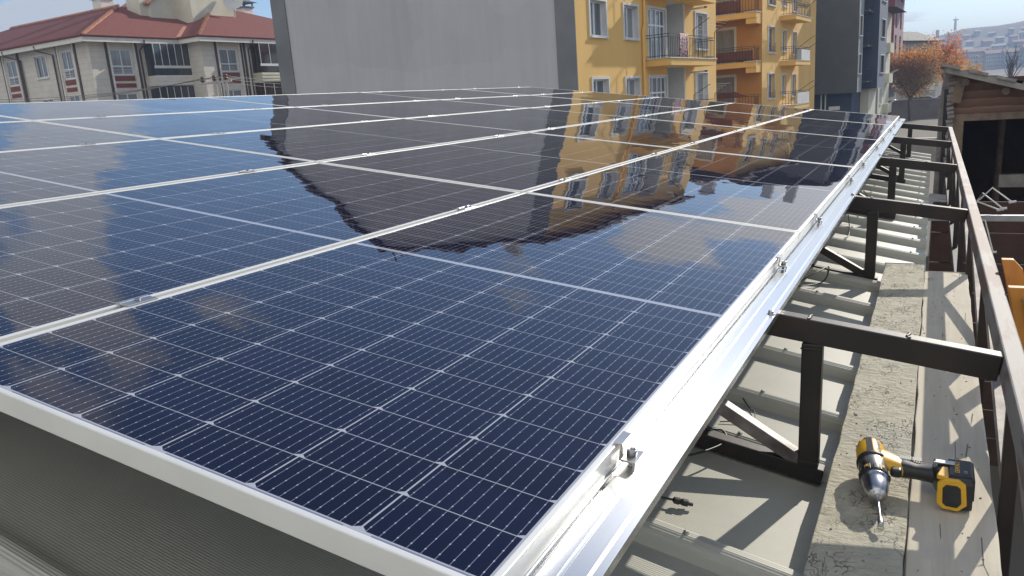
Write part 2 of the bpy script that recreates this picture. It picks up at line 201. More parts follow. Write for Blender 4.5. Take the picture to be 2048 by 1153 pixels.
# ---------------------------------------------------------------- mesh builder
COL=S.collection
class MB:
    def __init__(s,off=(0,0,0)): s.v=[]; s.f=[]; s.mi=[]; s.off=Vector(off); s.cur=0; s.sm=set()
    def add(s,vs,fs,smooth=False):
        b=len(s.v); s.v+= [Vector(q)+s.off for q in vs]
        for f in fs:
            if smooth: s.sm.add(len(s.f))
            s.f.append([b+i for i in f]); s.mi.append(s.cur)
    def box(s,a,b):
        x0,y0,z0=a; x1,y1,z1=b
        s.add([(x0,y0,z0),(x1,y0,z0),(x1,y1,z0),(x0,y1,z0),(x0,y0,z1),(x1,y0,z1),(x1,y1,z1),(x0,y1,z1)],BF)
    def fbox(s,F,t0,t1,y0,y1,z0,z1):                 # box in a wall frame F=(origin, along, inward)
        O,U,I=F; P=lambda t,y,z:O+U*t+I*y+Vector((0,0,z))
        s.add([P(t0,y0,z0),P(t1,y0,z0),P(t1,y1,z0),P(t0,y1,z0),P(t0,y0,z1),P(t1,y0,z1),P(t1,y1,z1),P(t0,y1,z1)],BF)
    def bar(s,p,q,w,h,up=(0,0,1)):
        p=Vector(p);q=Vector(q);d=(q-p).normalized();u=Vector(up)
        if abs(d.dot(u))>.98: u=Vector((0,1,0))
        sd=d.cross(u).normalized()*w/2; u=sd.cross(d).normalized()*h/2
        s.add([p-sd-u,p+sd-u,q+sd-u,q-sd-u,p-sd+u,p+sd+u,q+sd+u,q-sd+u],BF)
    def tube(s,pts,r,seg=8,cap=True):
        pts=[Vector(p) for p in pts]; rs=r if isinstance(r,(list,tuple)) else [r]*len(pts); vs=[];fs=[]
        prev=None
        for i,p in enumerate(pts):
            d=(pts[min(i+1,len(pts)-1)]-pts[max(i-1,0)]).normalized()
            a=prev if prev is not None else (Vector((0,0,1)) if abs(d.z)<.9 else Vector((1,0,0)))
            a=(a-d*a.dot(d)).normalized(); prev=a; b=d.cross(a)
            for k in range(seg): t=2*math.pi*k/seg; vs.append(p+(a*math.cos(t)+b*math.sin(t))*rs[i])
        for i in range(len(pts)-1):
            for k in range(seg): fs.append([i*seg+k,i*seg+(k+1)%seg,(i+1)*seg+(k+1)%seg,(i+1)*seg+k])
        s.add(vs,fs,True)
        if cap: s.add(vs[:seg],[list(range(seg))[::-1]]); s.add(vs[-seg:],[list(range(seg))])
    def lathe(s,o,ax,prof,seg=32,cap=True):           # prof: (distance along axis, radius)
        ax=Vector(ax).normalized(); o=Vector(o); s.tube2([o+ax*d for d,r in prof],[r for d,r in prof],ax,seg,cap)
    def tube2(s,pts,rs,d,seg,cap):
        a=Vector((0,0,1)) if abs(d.z)<.9 else Vector((1,0,0)); a=(a-d*a.dot(d)).normalized(); b=d.cross(a); vs=[];fs=[]
        for p,r in zip(pts,rs):
            for k in range(seg): t=2*math.pi*k/seg; vs.append(p+(a*math.cos(t)+b*math.sin(t))*r)
        for i in range(len(pts)-1):
            for k in range(seg): fs.append([i*seg+k,i*seg+(k+1)%seg,(i+1)*seg+(k+1)%seg,(i+1)*seg+k])
        s.add(vs,fs,seg>10)
        if cap: s.add(vs[:seg],[list(range(seg))[::-1]]); s.add(vs[-seg:],[list(range(seg))])
    def prism(s,poly,a,b,mapf):                       # poly 2D -> mapf(x,y,w) at w=a and w=b
        n=len(poly); s.add([mapf(x,y,a) for x,y in poly]+[mapf(x,y,b) for x,y in poly],[list(range(n))[::-1],list(range(n,2*n))]+[[i,(i+1)%n,n+(i+1)%n,n+i] for i in range(n)])
    def wall(s,F,t0,t1,z0,z1,opens=()):               # wall sheet with real openings (t0,t1,z0,z1,depth) and their reveals
        O,U,I=F; P=lambda t,y,z:O+U*t+I*y+Vector((0,0,z))
        ts=sorted({t0,t1,*[o[0] for o in opens],*[o[1] for o in opens]}); zs=sorted({z0,z1,*[o[2] for o in opens],*[o[3] for o in opens]})
        ts=[t for t in ts if t0<=t<=t1]; zs=[z for z in zs if z0<=z<=z1]
        for i in range(len(ts)-1):
            for j in range(len(zs)-1):
                tm,zm=(ts[i]+ts[i+1])/2,(zs[j]+zs[j+1])/2
                if any(o[0]<tm<o[1] and o[2]<zm<o[3] for o in opens): continue
                s.add([P(ts[i],0,zs[j]),P(ts[i+1],0,zs[j]),P(ts[i+1],0,zs[j+1]),P(ts[i],0,zs[j+1])],[[0,1,2,3]])
    def reveal(s,F,o):
        O,U,I=F; P=lambda t,y,z:O+U*t+I*y+Vector((0,0,z)); a,b,c,e,d=o
        q=[(a,c),(b,c),(b,e),(a,e)]
        s.add([P(t,0,z) for t,z in q]+[P(t,d,z) for t,z in q],[[0,4,5,1],[1,5,6,2],[2,6,7,3],[3,7,4,0]])
    def build(s,name,mats,parent=None,bevel=0,seg=1):
        me=bpy.data.meshes.new(name); me.from_pydata([tuple(q) for q in s.v],[],s.f); 
        for m in (mats if isinstance(mats,(list,tuple)) else [mats]): me.materials.append(MT[m])
        me.polygons.foreach_set('material_index',s.mi)
        me.polygons.foreach_set('use_smooth',[i in s.sm for i in range(len(s.f))]); me.update()
        o=bpy.data.objects.new(name,me); COL.objects.link(o); o.parent=parent
        if bevel:
            m=o.modifiers.new('bevel','BEVEL'); m.width=bevel; m.segments=seg; m.limit_method='ANGLE'; m.angle_limit=R(40); m.harden_normals=False
        return o
BF=[[0,3,2,1],[4,5,6,7],[0,1,5,4],[1,2,6,5],[2,3,7,6],[3,0,4,7]]
def tag(o,label=None,cat=None,group=None,kind=None):
    for k,q in (('label',label),('category',cat),('group',group),('kind',kind)):
        if q: o[k]=q
    return o
def empty(name,loc=(0,0,0),rot=(0,0,0)):
    o=bpy.data.objects.new(name,None); COL.objects.link(o); o.location=loc; o.rotation_euler=rot; o.empty_display_size=.1; return o
def copy_tree(o,parent=None):
    c=o.copy(); COL.objects.link(c); c.parent=parent
    for ch in [q for q in bpy.data.objects if q.parent==o]: copy_tree(ch,c)
    return c
ORD=['first','second','third','fourth','fifth','sixth','seventh','eighth','ninth','tenth','eleventh','twelfth']
A3=lambda u,v,n: ARR@Vector((u,v,n))
ZB=-4.0
# ================================================================= SETTING
mb=MB(); mb.add([(-1350,-300,ZB),(1350,-300,ZB),(1350,1350,ZB),(-1350,1350,ZB)],[[0,1,2,3]]); tag(mb.build('ground','ground_soil'),kind='structure')
mb=MB(); mb.add([(-60,96.6,ZB+.02),(60,94,ZB+.02),(60,96,-3.2),(-60,98.6,-3.2),(60,112,-3.15),(-60,112,-3.15)],[[0,1,2,3],[3,2,4,5]]); tag(mb.build('street','asphalt'),kind='structure')
def lerp(v,T):
    if v<=T[0][0]: return T[0][1]
    for (a,p),(b,q) in zip(T,T[1:]):
        if v<=b: k=(v-a)/(b-a); return p+(q-p)*(k*k*(3-2*k)*.5+k*.5)
    return T[-1][1]
def hz(x,y):
    if y<232: return ZB
    b=lerp(y,[(230,ZB),(300,-3.2),(450,-1.2),(560,1.5),(640,9),(715,18),(800,1),(1140,-12)]) if False else lerp(y,[(230,ZB),(300,-3.2),(450,-1.2),(560,1.5),(640,10),(715,19),(800,33),(1140,22)])
    k=max(0,min(1,(y-600)/200)); rg=lerp(x,[(-300,-14),(-60,-7),(-10,-1.5),(1,0),(10,3.2),(17,4.4),(28,3.6),(41,3.2),(51,6),(58,5),(66,6.5),(110,9),(400,2)])
    return b+rg*k+(.5*math.sin(x*.43+1.3)+.4*math.sin(x*.9+y*.3))*k
mb=MB(); nx,ny=110,46; vs=[];fs=[]
for j in range(ny):
    for i in range(nx):
        x=-520+i*12.; y=225+j*20.; vs.append((x,y,hz(x,y)+ (0 if y<240 else .5*math.sin(x*.9+y*.31))))
for j in range(ny-1):
    for i in range(nx-1): q=j*nx+i; fs.append([q,q+1,q+1+nx,q+nx])
mb.add(vs,fs,True); tag(mb.build('hill','hill_soil'),kind='structure')
# ================================================================= SOLAR ARRAY
g_,P_=.018,1.04974; VP=2.1054
def panel_proto():
    t=empty('solar_module',rot=(0,TH,0)); fr=MB(); H=.035; l1=.0095; l2=.0095
    def ring(x0,x1,y0,y1,z0,z1): fr.box((x0,y0,z0),(x1,y1,z1))
    ring(0,l1,0,PL,-H,0); ring(PW-l1,PW,0,PL,-H,0); ring(l1,PW-l1,0,l2,-H,-.0001); ring(l1,PW-l1,PL-l2,PL,-H,-.0001)
    fr.build('frame','anodised',t,.0012,2)
    la=MB(); la.box((l1-.002,l2-.002,-.007),(PW-l1+.002,PL-l2+.002,-.0016)); la.build('laminate','laminate',t)
    return t
pp=panel_proto()
for i in range(5):
    for j in range(5):
        o=pp if i==j==0 else copy_tree(pp)
        u0=-(i*P_+PW); o.location=A3(u0,j*VP,0)
        o.rotation_euler=(R(rnd.uniform(-.07,.07)) if (i or j) else 0,TH+(R(rnd.uniform(-.06,.06)) if (i or j) else 0),0)
        tag(o,'solar panel in the %s, %s'%(['nearest row','second row back','middle row','fourth row back','farthest row'][j],['beside the bright edge rail','second column from the edge rail','middle column','second column from the left','far left column'][i]),'solar panel','solar panels of the tilted array')
# rails along the columns
mb=MB(); prof=[(-.045,-.0352),(.0035,-.0352),(.0035,-.048),(.0095,-.048),(.0095,-.0352),(.031,-.0352),(.0335,-.0375),(.036,-.0352),(.060,-.0352),(.064,-.037),(.0745,-.037),(.0745,-.0555),(-.045,-.0555)]
t=empty('mounting_rail',rot=(0,TH,0)); mb.prism(prof,-.12,10.62,lambda x,y,w:(x,w,y)); mb.build('rail_profile','mill_aluminium',t,.0006,1)
for v in (1.245,3.36,5.45,7.6,9.9):
    b=MB(); b.lathe((.063,v,-.037),(0,0,1),[(0,.011),(.0015,.011),(.0015,.0065),(.008,.0065),(.008,.003)],14); b.build('bolt','bolt_steel',t)
tag(t,'wide bright bare aluminium rail along the right edge of the panels','rail')
mid=MB(); mid.prism([(-.03,-.0352),(-.004,-.0352),(-.004,-.040),(.004,-.040),(.004,-.0352),(.03,-.0352),(.03,-.0555),(-.03,-.0555)],-.05,10.6,lambda x,y,w:(x,w,y))
r0=None
for k in range(1,6):
    u=-(k*P_-g_/2) if k<5 else -(5*P_-g_)-.012
    o=mid.build('mounting_rail','anodised') if r0 is None else r0.copy()
    if r0 is not None: COL.objects.link(o)
    r0=r0 or o; o.rotation_euler=(0,TH,0); o.location=A3(u,0,0)
    tag(o,'aluminium rail %s'%('in the %s gap between panel columns, counted from the right'%ORD[k-1] if k<5 else 'under the outer left edge of the panels'),'rail','rails under the panel columns')
# end clamps and mid clamps
def end_clamp():
    t=empty('end_clamp'); m=MB()
    z=[(-.009,.0035),(.004,.0035),(.004,-.020),(.026,-.020),(.026,-.036),(.023,-.036),(.023,-.0235),(.0012,-.0235),(.0012,.0006),(-.009,.0006)]
    m.prism(z,-.02,.02,lambda x,y,w:(x,w,y)); m.build('bracket','clamp_metal',t,.0005)
    b=MB(); b.lathe((.0135,0,-.034),(0,0,1),[(0,.004),(.014,.004),(.014,.0075),(.0225,.0075),(.0235,.0062),(.0235,.004),(.019,.0035)],16); b.build('bolt','bolt_steel',t); return t
def mid_clamp():
    t=empty('mid_clamp'); m=MB()
    m.prism([(-.018,.0006),(-.0085,.0006),(-.0085,-.03),(.0085,-.03),(.0085,.0006),(.018,.0006),(.018,.0030),(.0085,.0034),(.0075,.0022),(-.0075,.0022),(-.0085,.0034),(-.018,.0030)],-.034,.034,lambda x,y,w:(x,w,y)); m.build('bracket','clamp_metal',t,.0004)
    b=MB(); b.lathe((0,0,-.034),(0,0,1),[(0,.003),(.036,.003),(.036,.0058),(.0405,.0058)],12); b.build('bolt','bolt_steel',t); return t
ec,mc=end_clamp(),mid_clamp(); e1=m1=0
cv=[j*VP+d for j in range(5) for d in (.385,1.69)]
rown=['near row','second row','middle row','fourth row','farthest row']
for q,v in enumerate(cv):
    o=ec if q==0 else copy_tree(ec); o.location=A3(.0045,v,0); o.rotation_euler=(0,TH,0)
    tag(o,'%s end clamp on the right edge rail holding the %s panel, %s end'%('brightly sunlit' if q==0 else 'small dark',rown[q//2],'nearer' if q%2==0 else 'farther'),'clamp','end clamps on the edge rail')
    o=copy_tree(ec); o.location=A3(-(5*P_-g_)-.0045,v,0); o.rotation_euler=(0,-TH,math.pi)
    tag(o,'end clamp on the far left array edge holding the %s panel, %s end'%(rown[q//2],'nearer' if q%2==0 else 'farther'),'clamp','end clamps on the left edge')
for k in range(1,5):
    for q,v in enumerate(cv):
        o=mc if (k==1 and q==0) else copy_tree(mc); o.location=A3(-(k*P_-g_/2),v+.01*((k*7+q*3)%5-2),0); o.rotation_euler=(0,TH,0)
        tag(o,'mid clamp in the %s panel gap from the right, at the %s, %s end'%(ORD[k-1],rown[q//2],'nearer' if q%2==0 else 'farther'),'clamp','mid clamps between panel columns')
# ================================================================= STEEL FRAME
fr=empty('steel_frame',(0,0,0)); tag(fr,'welded black steel truss frame with a brown top tube carrying the solar array','frame')
BY=[1.345,3.49,5.55,7.68,10.0]
for i,v in enumerate(BY):
    m=MB(); m.bar(A3(-5.2,v,-.0875),A3(.549,v,-.0875),.04,.060,A3(0,0,1)); m.build('cross_beam',['black_steel'],fr,.003,2)
    m=MB(); m.bar((.141,v,-.138),(.137,v,-.47),.042,.048,(1,0,0)); m.build('post','black_steel',fr,.003,2)
    m=MB(); m.bar((-1.7,v,-.148),(.172,v,-.492),.040,.042); m.build('bottom_chord','black_steel',fr,.003,2)
    m=MB(); m.bar((-.42,v,-.135),(.118,v,-.458),.036,.034); m.build('brace','lit_bar_weld_grey' if i==0 else 'black_steel',fr,.002)  # nearest brace is paler, its sunlit top put into the colour
    for xx in (-2.4,-4.9):
        m=MB(); m.bar(A3(xx,v,-.115),A3(xx,v,-.50),.04,.04,(0,1,0)); m.build('post','black_steel',fr,.002)
for i,v in enumerate(BY[:3]):
    for (uu,nn) in ((.142,-.0565),(.36,-.0568)):
        m=MB(); rr=random.Random(i*9+int(uu*100)); m.tube([A3(uu+rr.uniform(-.004,.004),v-.019+q*.0048,nn+rr.uniform(-.0005,.0015)) for q in range(9)],[rr.uniform(.002,.0036) for q in range(9)],7); m.build('weld','lit_bar_weld_grey',fr)
    for (x,zz,dx) in ((.139,-.151,.024),(.137,-.452,.024)):
        m=MB(); m.tube([(x-dx+q*.006,v-.021,zz+rr.uniform(-.0012,.0012)) for q in range(9)],[rr.uniform(.0022,.0038) for q in range(9)],6); m.build('weld','black_steel',fr)
m=MB(); m.box((.551,-.35,-.108),(.594,10.03,-.0555)); o=m.build('top_tube','tube_paint',fr,.004,2); o.rotation_euler=(0,TH,0)
XT=.556
m=MB(); m.box((XT-.02,-.3,-.76),(XT+.02,10.02,-.72)); m.build('bottom_tube','black_steel',fr,.003)
vy=[.12,1.235,2.31,3.42,4.52,5.6,6.65,7.7,8.85,9.98]
for i,y in enumerate(vy):
    m=MB(); m.bar((XT,y,-.175),(XT,y,-.72),.030,.030,(0,1,0)); m.build('upright','black_steel',fr,.002)
    if i:
        m=MB(); m.bar((XT,y-.03,-.19),(XT,vy[i-1]+.02,-.40),.024,.028); m.build('diagonal','lit_bar_weld_grey',fr,.002)  # black steel bars coloured pale to look sunlit
# ================================================================= WORKSHOP (roof below the array)
ws=empty('workshop_building',(-3,5,ZB)); tag(ws,'low workshop under the solar array with cream ribbed metal roof','building')
rz=lambda x:-.490-.19*x
prof=[];y=-3.33+.0
edge=[]
yy_=.872-.431*11
while yy_<11.1:
    _y=yy_+(.105 if abs(yy_-1.303)<.02 else .065 if abs(yy_-.01)<.02 else 0)
    if abs(yy_-.441)<.02: yy_+=.431; continue
    for dy,h in ((-.2155,0),(-.036,0),(-.031,.022),(-.022,.036),(-.008,.043),(.008,.043),(.022,.036),(.031,.022),(.036,0)): edge.append((_y+dy,h))
    yy_+=.431
m=MB((3,-5,-ZB)); n=len(edge); x0,x1=-6.2,.378; pts=[(x0,y,rz(x0)+h) for y,h in edge]+[(x1,y,rz(x1)+h) for y,h in edge]
m.add(pts,[[i,i+1,n+i+1,n+i] for i in range(n-1)]); m.add([(q[0],q[1],q[2]-.03) for q in pts],[[i,n+i,n+i+1,i+1] for i in range(n-1)])
m.add([pts[n+i] for i in range(n)]+[(q[0],q[1],rz(x1)-.045) for q in pts[n:]],[[i,i+1,n+i+1,n+i] for i in range(n-1)])
m.build('roof','roof_sheet',ws)
m=MB((3,-5,-ZB))
for k in range(-3,22):
    yk=.872+.431*k+(.105 if k==1 else 0)
    if k in (-1,): continue
    for xk in (.30,-.05,-.62,-1.3): m.lathe((xk,yk,rz(xk)+.042),(0,0,1),[(0,.0085),(.0012,.0085),(.0015,.0048),(.0055,.0045),(.006,.002)],8)
m.build('screw_rows','bolt_steel',ws)['kind']='stuff'
m=MB((3,-5,-ZB)); m.box((-6.1,edge[0][0]+.1,ZB),(.26,edge[-1][0]-.12,-.72)); m.build('wall','concrete',ws)
m=MB((3,-5,-ZB)); m.add([(-6.1,-3.7,-.72),(-6.1,edge[-1][0]-.1,-.72),(-6.1,edge[-1][0]-.1,.59),(-6.1,-3.7,.59)],[[0,1,2,3]]); m.build('wall','concrete',ws)
# ================================================================= PLANKS, TWIGS, CABLES, DRILL
ptilt=math.atan(.10)
def plank(x0,x1,ya,yb,skew,mat,label):
    w=x1-x0; t=empty('scaffold_plank',((x0+x1)/2,(ya+yb)/2,-.42-.02)); m=MB(); nn=40; r=random.Random(int(x0*100)); vs=[];fs=[]
    for i in range(nn+1):
        y=(i/nn-.5)*(yb-ya); a,b=r.uniform(-.0022,.0022),r.uniform(-.0022,.0022); s=skew*(i/nn)
        vs+=[(-w/2+a+s*.2,y,.02),(w/2+b+s,y,.02),(w/2+b+s,y,-.024),(-w/2+a+s*.2,y,-.024)]
    for i in range(nn):
        q=i*4
        for k in range(4): fs.append([q+k,q+(k+1)%4,q+4+(k+1)%4,q+4+k])
    fs+=[[0,1,2,3],[nn*4+3,nn*4+2,nn*4+1,nn*4]]; m.add(vs,fs); o=m.build('board',[mat],t,.003,2); tag(t,label,'plank'); return t
plank(.200,.363,-.4,3.60,.012,'plank_rough','scaffold plank crusted with rough cracked cement, left of the pair')
plank(.369,.515,-.4,3.44,.034,'plank_smooth','smoother sun-bleached scaffold plank on the right with truss shadows')
def curve(name,pts,r,mat,parent=None):
    P=[Vector(p) for p in pts]; out=[]
    for i in range(len(P)-1):
        p0,p1,p2,p3=P[max(i-1,0)],P[i],P[i+1],P[min(i+2,len(P)-1)]
        for k in range(8):
            t=k/8; out.append(.5*((2*p1)+(p2-p0)*t+(2*p0-5*p1+4*p2-p3)*t*t+(3*p1-p0-3*p2+p3)*t**3))
    out.append(P[-1]); m=MB(); m.tube(out,r,8); return m.build(name,mat,parent)
def cable(pts,label,conn=False,r=.003):
    t=empty('solar_cable',pts[0]); P=[Vector(p)-Vector(pts[0]) for p in pts]; curve('wire',P,r,'cable_rubber',t)
    if conn:
        d=(P[-1]-P[-2]).normalized(); m=MB(); m.lathe(P[-1],d,[(0,.004),(.004,.008),(.016,.0085),(.018,.0065),(.024,.0085),(.036,.0085),(.037,.005),(.048,.0045)],10); m.build('connector','cable_rubber',t)
    tag(t,label,'cable')
cable([(-.30,1.30,-.30),(-.20,1.16,-.34),(-.165,.98,-.41),(-.15,1.01,-.442),(-.122,1.02,-.450)],'black solar cable ending in a plug lying on the roof',True)
cable([(-.28,1.42,-.30),(-.14,1.36,-.40),(-.09,1.385,-.425),(-.075,1.33,-.435),(-.13,1.20,-.42),(-.2,1.12,-.40)],'looped black cable hanging at the nearest brace')
cable([(-.25,1.9,-.33),(-.10,1.70,-.455),(-.055,1.64,-.470),(-.055,1.58,-.47),(-.13,1.52,-.46)],'thin grey cable loop on the sunlit sheet behind the nearest beam',r=.0018)
cable([(-.26,3.0,-.3),(-.17,3.12,-.42),(-.08,3.25,-.40),(-.04,3.38,-.40),(-.06,3.30,-.46),(-.17,3.1,-.44)],'black cable loop beside the second truss foot')
cable([(-.2,5.7,-.18),(-.06,5.4,-.25),(0.02,5.3,-.36),(.02,5.25,-.42)],'pale cable end hanging behind the third beam')
cable([(-.1,4.9,-.3),(-.06,4.7,-.46),(-.08,4.5,-.465),(-.15,4.4,-.455)],'black cable crossing the ribs beyond the second beam')
def twig(pts,label,loc):
    m=MB(); m.tube([Vector(p) for p in pts],[.0006]+[.0011]*(len(pts)-2)+[.0005],6); o=m.build('twig','twig_bark'); o.location=loc; tag(o,label,'twig')
twig([(-.03,.01,.001),(-.012,.018,.002),(.012,.016,.002),(.03,.012,.001)],'curled dry leaf stalk on the smooth plank behind the nearest beam',(.47,2.22,-.4185))
twig([(-.03,.0,.001),(-.005,.004,.004),(.02,-.008,.002),(.042,-.012,.001)],'small dry twig on the sunlit roof sheet near the second rib',(0.0,2.42,-.486))
rr=random.Random(12); m=MB()
for k in range(170):
    x=rr.choice((rr.uniform(.21,.355),rr.uniform(.21,.355),rr.uniform(.375,.51))); y=rr.uniform(.5,3.2); q=rr.uniform(.0008,.0026)*(1.6 if rr.random()<.08 else 1); c=Vector((x,y,-.4195)); vs=[c+Vector((q*rr.uniform(.6,1.4)*a,q*rr.uniform(.6,1.4)*b,q*cz)) for a,b,cz in ((-1,-1,0),(1,-1,0),(1,1,0),(-1,1,0),(-.4,-.4,.8),(.5,-.3,.7),(.4,.5,.9),(-.5,.4,.6))]; m.add(vs,BF)
tag(m.build('cement_crumbs','rubble'),'tiny cement crumbs scattered over both scaffold planks','crumbs',kind='stuff')
# ---- cordless drill lying on its side
def drill():
    t=empty('cordless_drill',(.300,1.17,-.42)); tag(t,'yellow and black cordless drill lying on the scaffold planks','drill')
    Bp=Vector((-.020,.104,.058)); Fp=Vector((.010,-.104,.037)); ax=(Fp-Bp).normalized(); Ln=(Fp-Bp).length
    m=MB(); m.lathe(Bp,ax,[(0,.016),(.003,.0235),(.010,.0285),(.022,.0310),(.050,.0315),(.074,.0305),(.078,.0295)],36); hs=m.build('motor_housing','tool_yellow',t)
    m=MB(); 
    for k in range(14):                                   # vents and black strips round the housing
        a=2*math.pi*k/14; up=Vector((0,0,1)); e=(up-ax*up.dot(ax)).normalized(); f=ax.cross(e); rr=e*math.cos(a)+f*math.sin(a); tn=ax.cross(rr)
        m.bar(Bp+ax*.008+rr*.0275,Bp+ax*.017+rr*.0308,.0042,.0014,rr)
    m.build('vent','tool_black',hs)
    for a in (.15,2.2,4.3):
        m=MB(); up=Vector((0,0,1)); e=(up-ax*up.dot(ax)).normalized(); f=ax.cross(e); rr=e*math.cos(a)+f*math.sin(a); m.bar(Bp+ax*.012+rr*.0300,Bp+ax*.075+rr*.0316,.013,.0016,rr); m.build('rubber_strip','tool_black',hs,.0006)
    m=MB(); m.lathe(Bp+ax*.074,ax,[(0,.031),(.002,.0335),(.010,.0335),(.012,.031)],36); m.build('rubber_band','tool_black',t)
    m=MB(); m.lathe(Bp+ax*.086,ax,[(0,.0300),(.004,.0312),(.030,.0300),(.038,.0285)],36); m.build('gearbox','tool_dark_steel',t)
    m=MB(); m.lathe(Bp+ax*.124,ax,[(0,.0285),(.002,.0305),(.021,.0300),(.024,.0275)],36)
    for k in range(16):
        a=2*math.pi*k/16; up=Vector((0,0,1)); e=(up-ax*up.dot(ax)).normalized(); f=ax.cross(e); rr=e*math.cos(a)+f*math.sin(a); m.bar(Bp+ax*.126+rr*.0305,Bp+ax*.144+rr*.0302,.0048,.003,rr)
    m.build('clutch_ring','tool_black',t,.0006)
    m=MB(); 
    for k in range(6):
        a=2*math.pi*(k+.5)/6; up=Vector((0,0,1)); e=(up-ax*up.dot(ax)).normalized(); f=ax.cross(e); rr=e*math.cos(a)+f*math.sin(a); m.bar(Bp+ax*.128+rr*.0322,Bp+ax*.136+rr*.0322,.006,.0012,rr)
    m.build('clutch_mark','tool_yellow',t)
    m=MB(); m.lathe(Bp+ax*.149,ax,[(0,.026),(.001,.0290),(.004,.0290),(.006,.0265),(.020,.0262),(.034,.0248),(.046,.0215),(.054,.0180),(.056,.0165),(.0565,.0120),(.0600,.0115),(.0600,.005)],36); m.build('chuck','tool_steel',t)
    m=MB(); te=Fp+ax*.0; tip=Vector((.022,-.186,.0165)); d=(tip-te).normalized(); L=(tip-te).length
    m.lathe(te-d*.01,d,[(0,.0036),(L-.016,.0034),(L-.014,.0058),(L+.004,.0060),(L+.008,.0055),(L+.008,.003)],16); m.build('bit','tool_steel',t)
    # handle: loft of rounded sections along +x
    secs=[((.000,.040,.056),.036,.022),((.024,.034,.054),.034,.0195),((.048,.028,.051),.0265,.0175),((.078,.024,.049),.0215,.0165),((.100,.022,.049),.0215,.0170),((.120,.019,.050),.025,.019)]
    def loft(secs,seg=20,e=2.6):
        m=MB(); vs=[]; fs=[]
        for (c,ry,rz_) in secs:
            for k in range(seg):
                a=2*math.pi*k/seg; cx,sx=math.cos(a),math.sin(a); vs.append((c[0],c[1]+math.copysign(abs(cx)**(2/e),cx)*ry,c[2]+math.copysign(abs(sx)**(2/e),sx)*rz_))
        for i in range(len(secs)-1):
            for k in range(seg): fs.append([i*seg+k,i*seg+(k+1)%seg,(i+1)*seg+(k+1)%seg,(i+1)*seg+k])
        m.add(vs,fs,True); m.add(vs[:seg],[list(range(seg))]); m.add(vs[-seg:],[list(range(seg))[::-1]]); return m
    loft(secs[:3]+[((.056,.026,.050),.0235,.0160)]).build('handle_neck','tool_yellow',t)
    gr=loft([((.048,.0275,.050),.0245,.0182),((.058,.0265,.050),.0245,.0188)]+secs[3:],).build('grip','tool_black',t)
    m=MB()
    for k in range(9): m.box((.046+k*.0050,.034,.0660),(.0490+k*.0050,.050,.0698))
    m.build('grip_ridge','label_grey',gr)
    m=MB(); m.box((.030,-.012,.042),(.052,.008,.062)); m.build('trigger','tool_black',t,.005,3)
    # battery foot
    ft=loft([((.112,.026,.050),.026,.020),((.122,.014,.049),.042,.028),((.134,.006,.046),.050,.033),((.140,.006,.045),.050,.034)],e=4).build('foot','tool_black',t)
    m=MB(); m.prism([(-.048,.012),(-.048,.066),(-.040,.079),(.046,.079),(.054,.070),(.054,.012),(.044,.004),(-.040,.004)],.139,.186,lambda a,b,w:(w,a,b)); bt=m.build('battery','tool_black',t,.004,3)
    # yellow shell wrapped over the near side of the battery with a black inset
    m=MB(); P=[(.120,.018),(.132,.008),(.160,.006),(.176,.022),(.172,.068),(.160,.077),(.132,.077),(.120,.066)]
    m.prism(P,-.054,-.044,lambda a,b,w:(a,w,b)); ysh=m.build('battery_shell','tool_yellow',t,.003,3)
    m=MB(); m.prism([(.131,.022),(.138,.016),(.158,.015),(.166,.026),(.163,.060),(.156,.065),(.136,.065),(.130,.056)],-.0562,-.050,lambda a,b,w:(a,w,b)); m.build('inset','tool_black',ysh,.002,2)
    m=MB(); m.prism([(.118,-.044),(.134,-.050),(.140,-.050),(.140,.0),(.128,.0)],.070,.0805,lambda a,b,w:(a,b,w)); m.build('latch','tool_yellow',t,.002)
    m=MB(); m.box((.142,-.036,.0785),(.184,.044,.0803)); lb=m.build('label_plate','tool_black',bt,.001)
    m=MB(); m.box((.150,-.030,.0803),(.180,.038,.0808)); m.build('label_field','print_dark',lb)
    m=MB()
    for k in range(9): m.box((.183,-.044+k*.0105,.030),(.1885,-.0385+k*.0105,.076))
    m.build('battery_rib','tool_black',bt,.0008)
    m=MB(); m.prism([(.112,.026),(.150,.026),(.152,.022),(.152,.010),(.118,.010),(.112,.014)],.080,.0835,lambda a,b,w:(a,b,w)); m.box((.112,.010,.068),(.117,.026,.0835)); m.build('belt_hook','galvanised',t,.001)
    def text(s,size,loc,rot,mat,par,name):
        c=bpy.data.curves.new(name,'FONT'); c.body=s; c.size=size; c.extrude=.0003; c.align_x='CENTER'; c.align_y='CENTER'; o=bpy.data.objects.new(name,c); COL.objects.link(o)
        dg=bpy.context.evaluated_depsgraph_get(); me=bpy.data.meshes.new_from_object(o.evaluated_get(dg)); bpy.data.objects.remove(o)
        me.materials.clear(); me.materials.append(MT[mat]); o=bpy.data.objects.new(name,me); COL.objects.link(o); o.parent=par; o.location=loc; o.rotation_euler=rot
    text('DEWALT',.0135,(.157,.004,.0812),(0,0,R(90)),'tool_yellow',lb,'lettering')
    text('5.0',.010,(.172,-.016,.0812),(0,0,R(90)),'label_grey',lb,'lettering')
    e=Vector((.5,0,1)); e=(e-ax*e.dot(ax)).normalized(); X=ax; Z=e; Y=Z.cross(X); mt=Matrix((X,Y,Z)).transposed()
    text('DEWALT',.0125,Bp+ax*.046+e*.0322,mt.to_euler(),'print_dark',hs,'lettering')
    t.rotation_euler=(0,0,0); return t
drill()
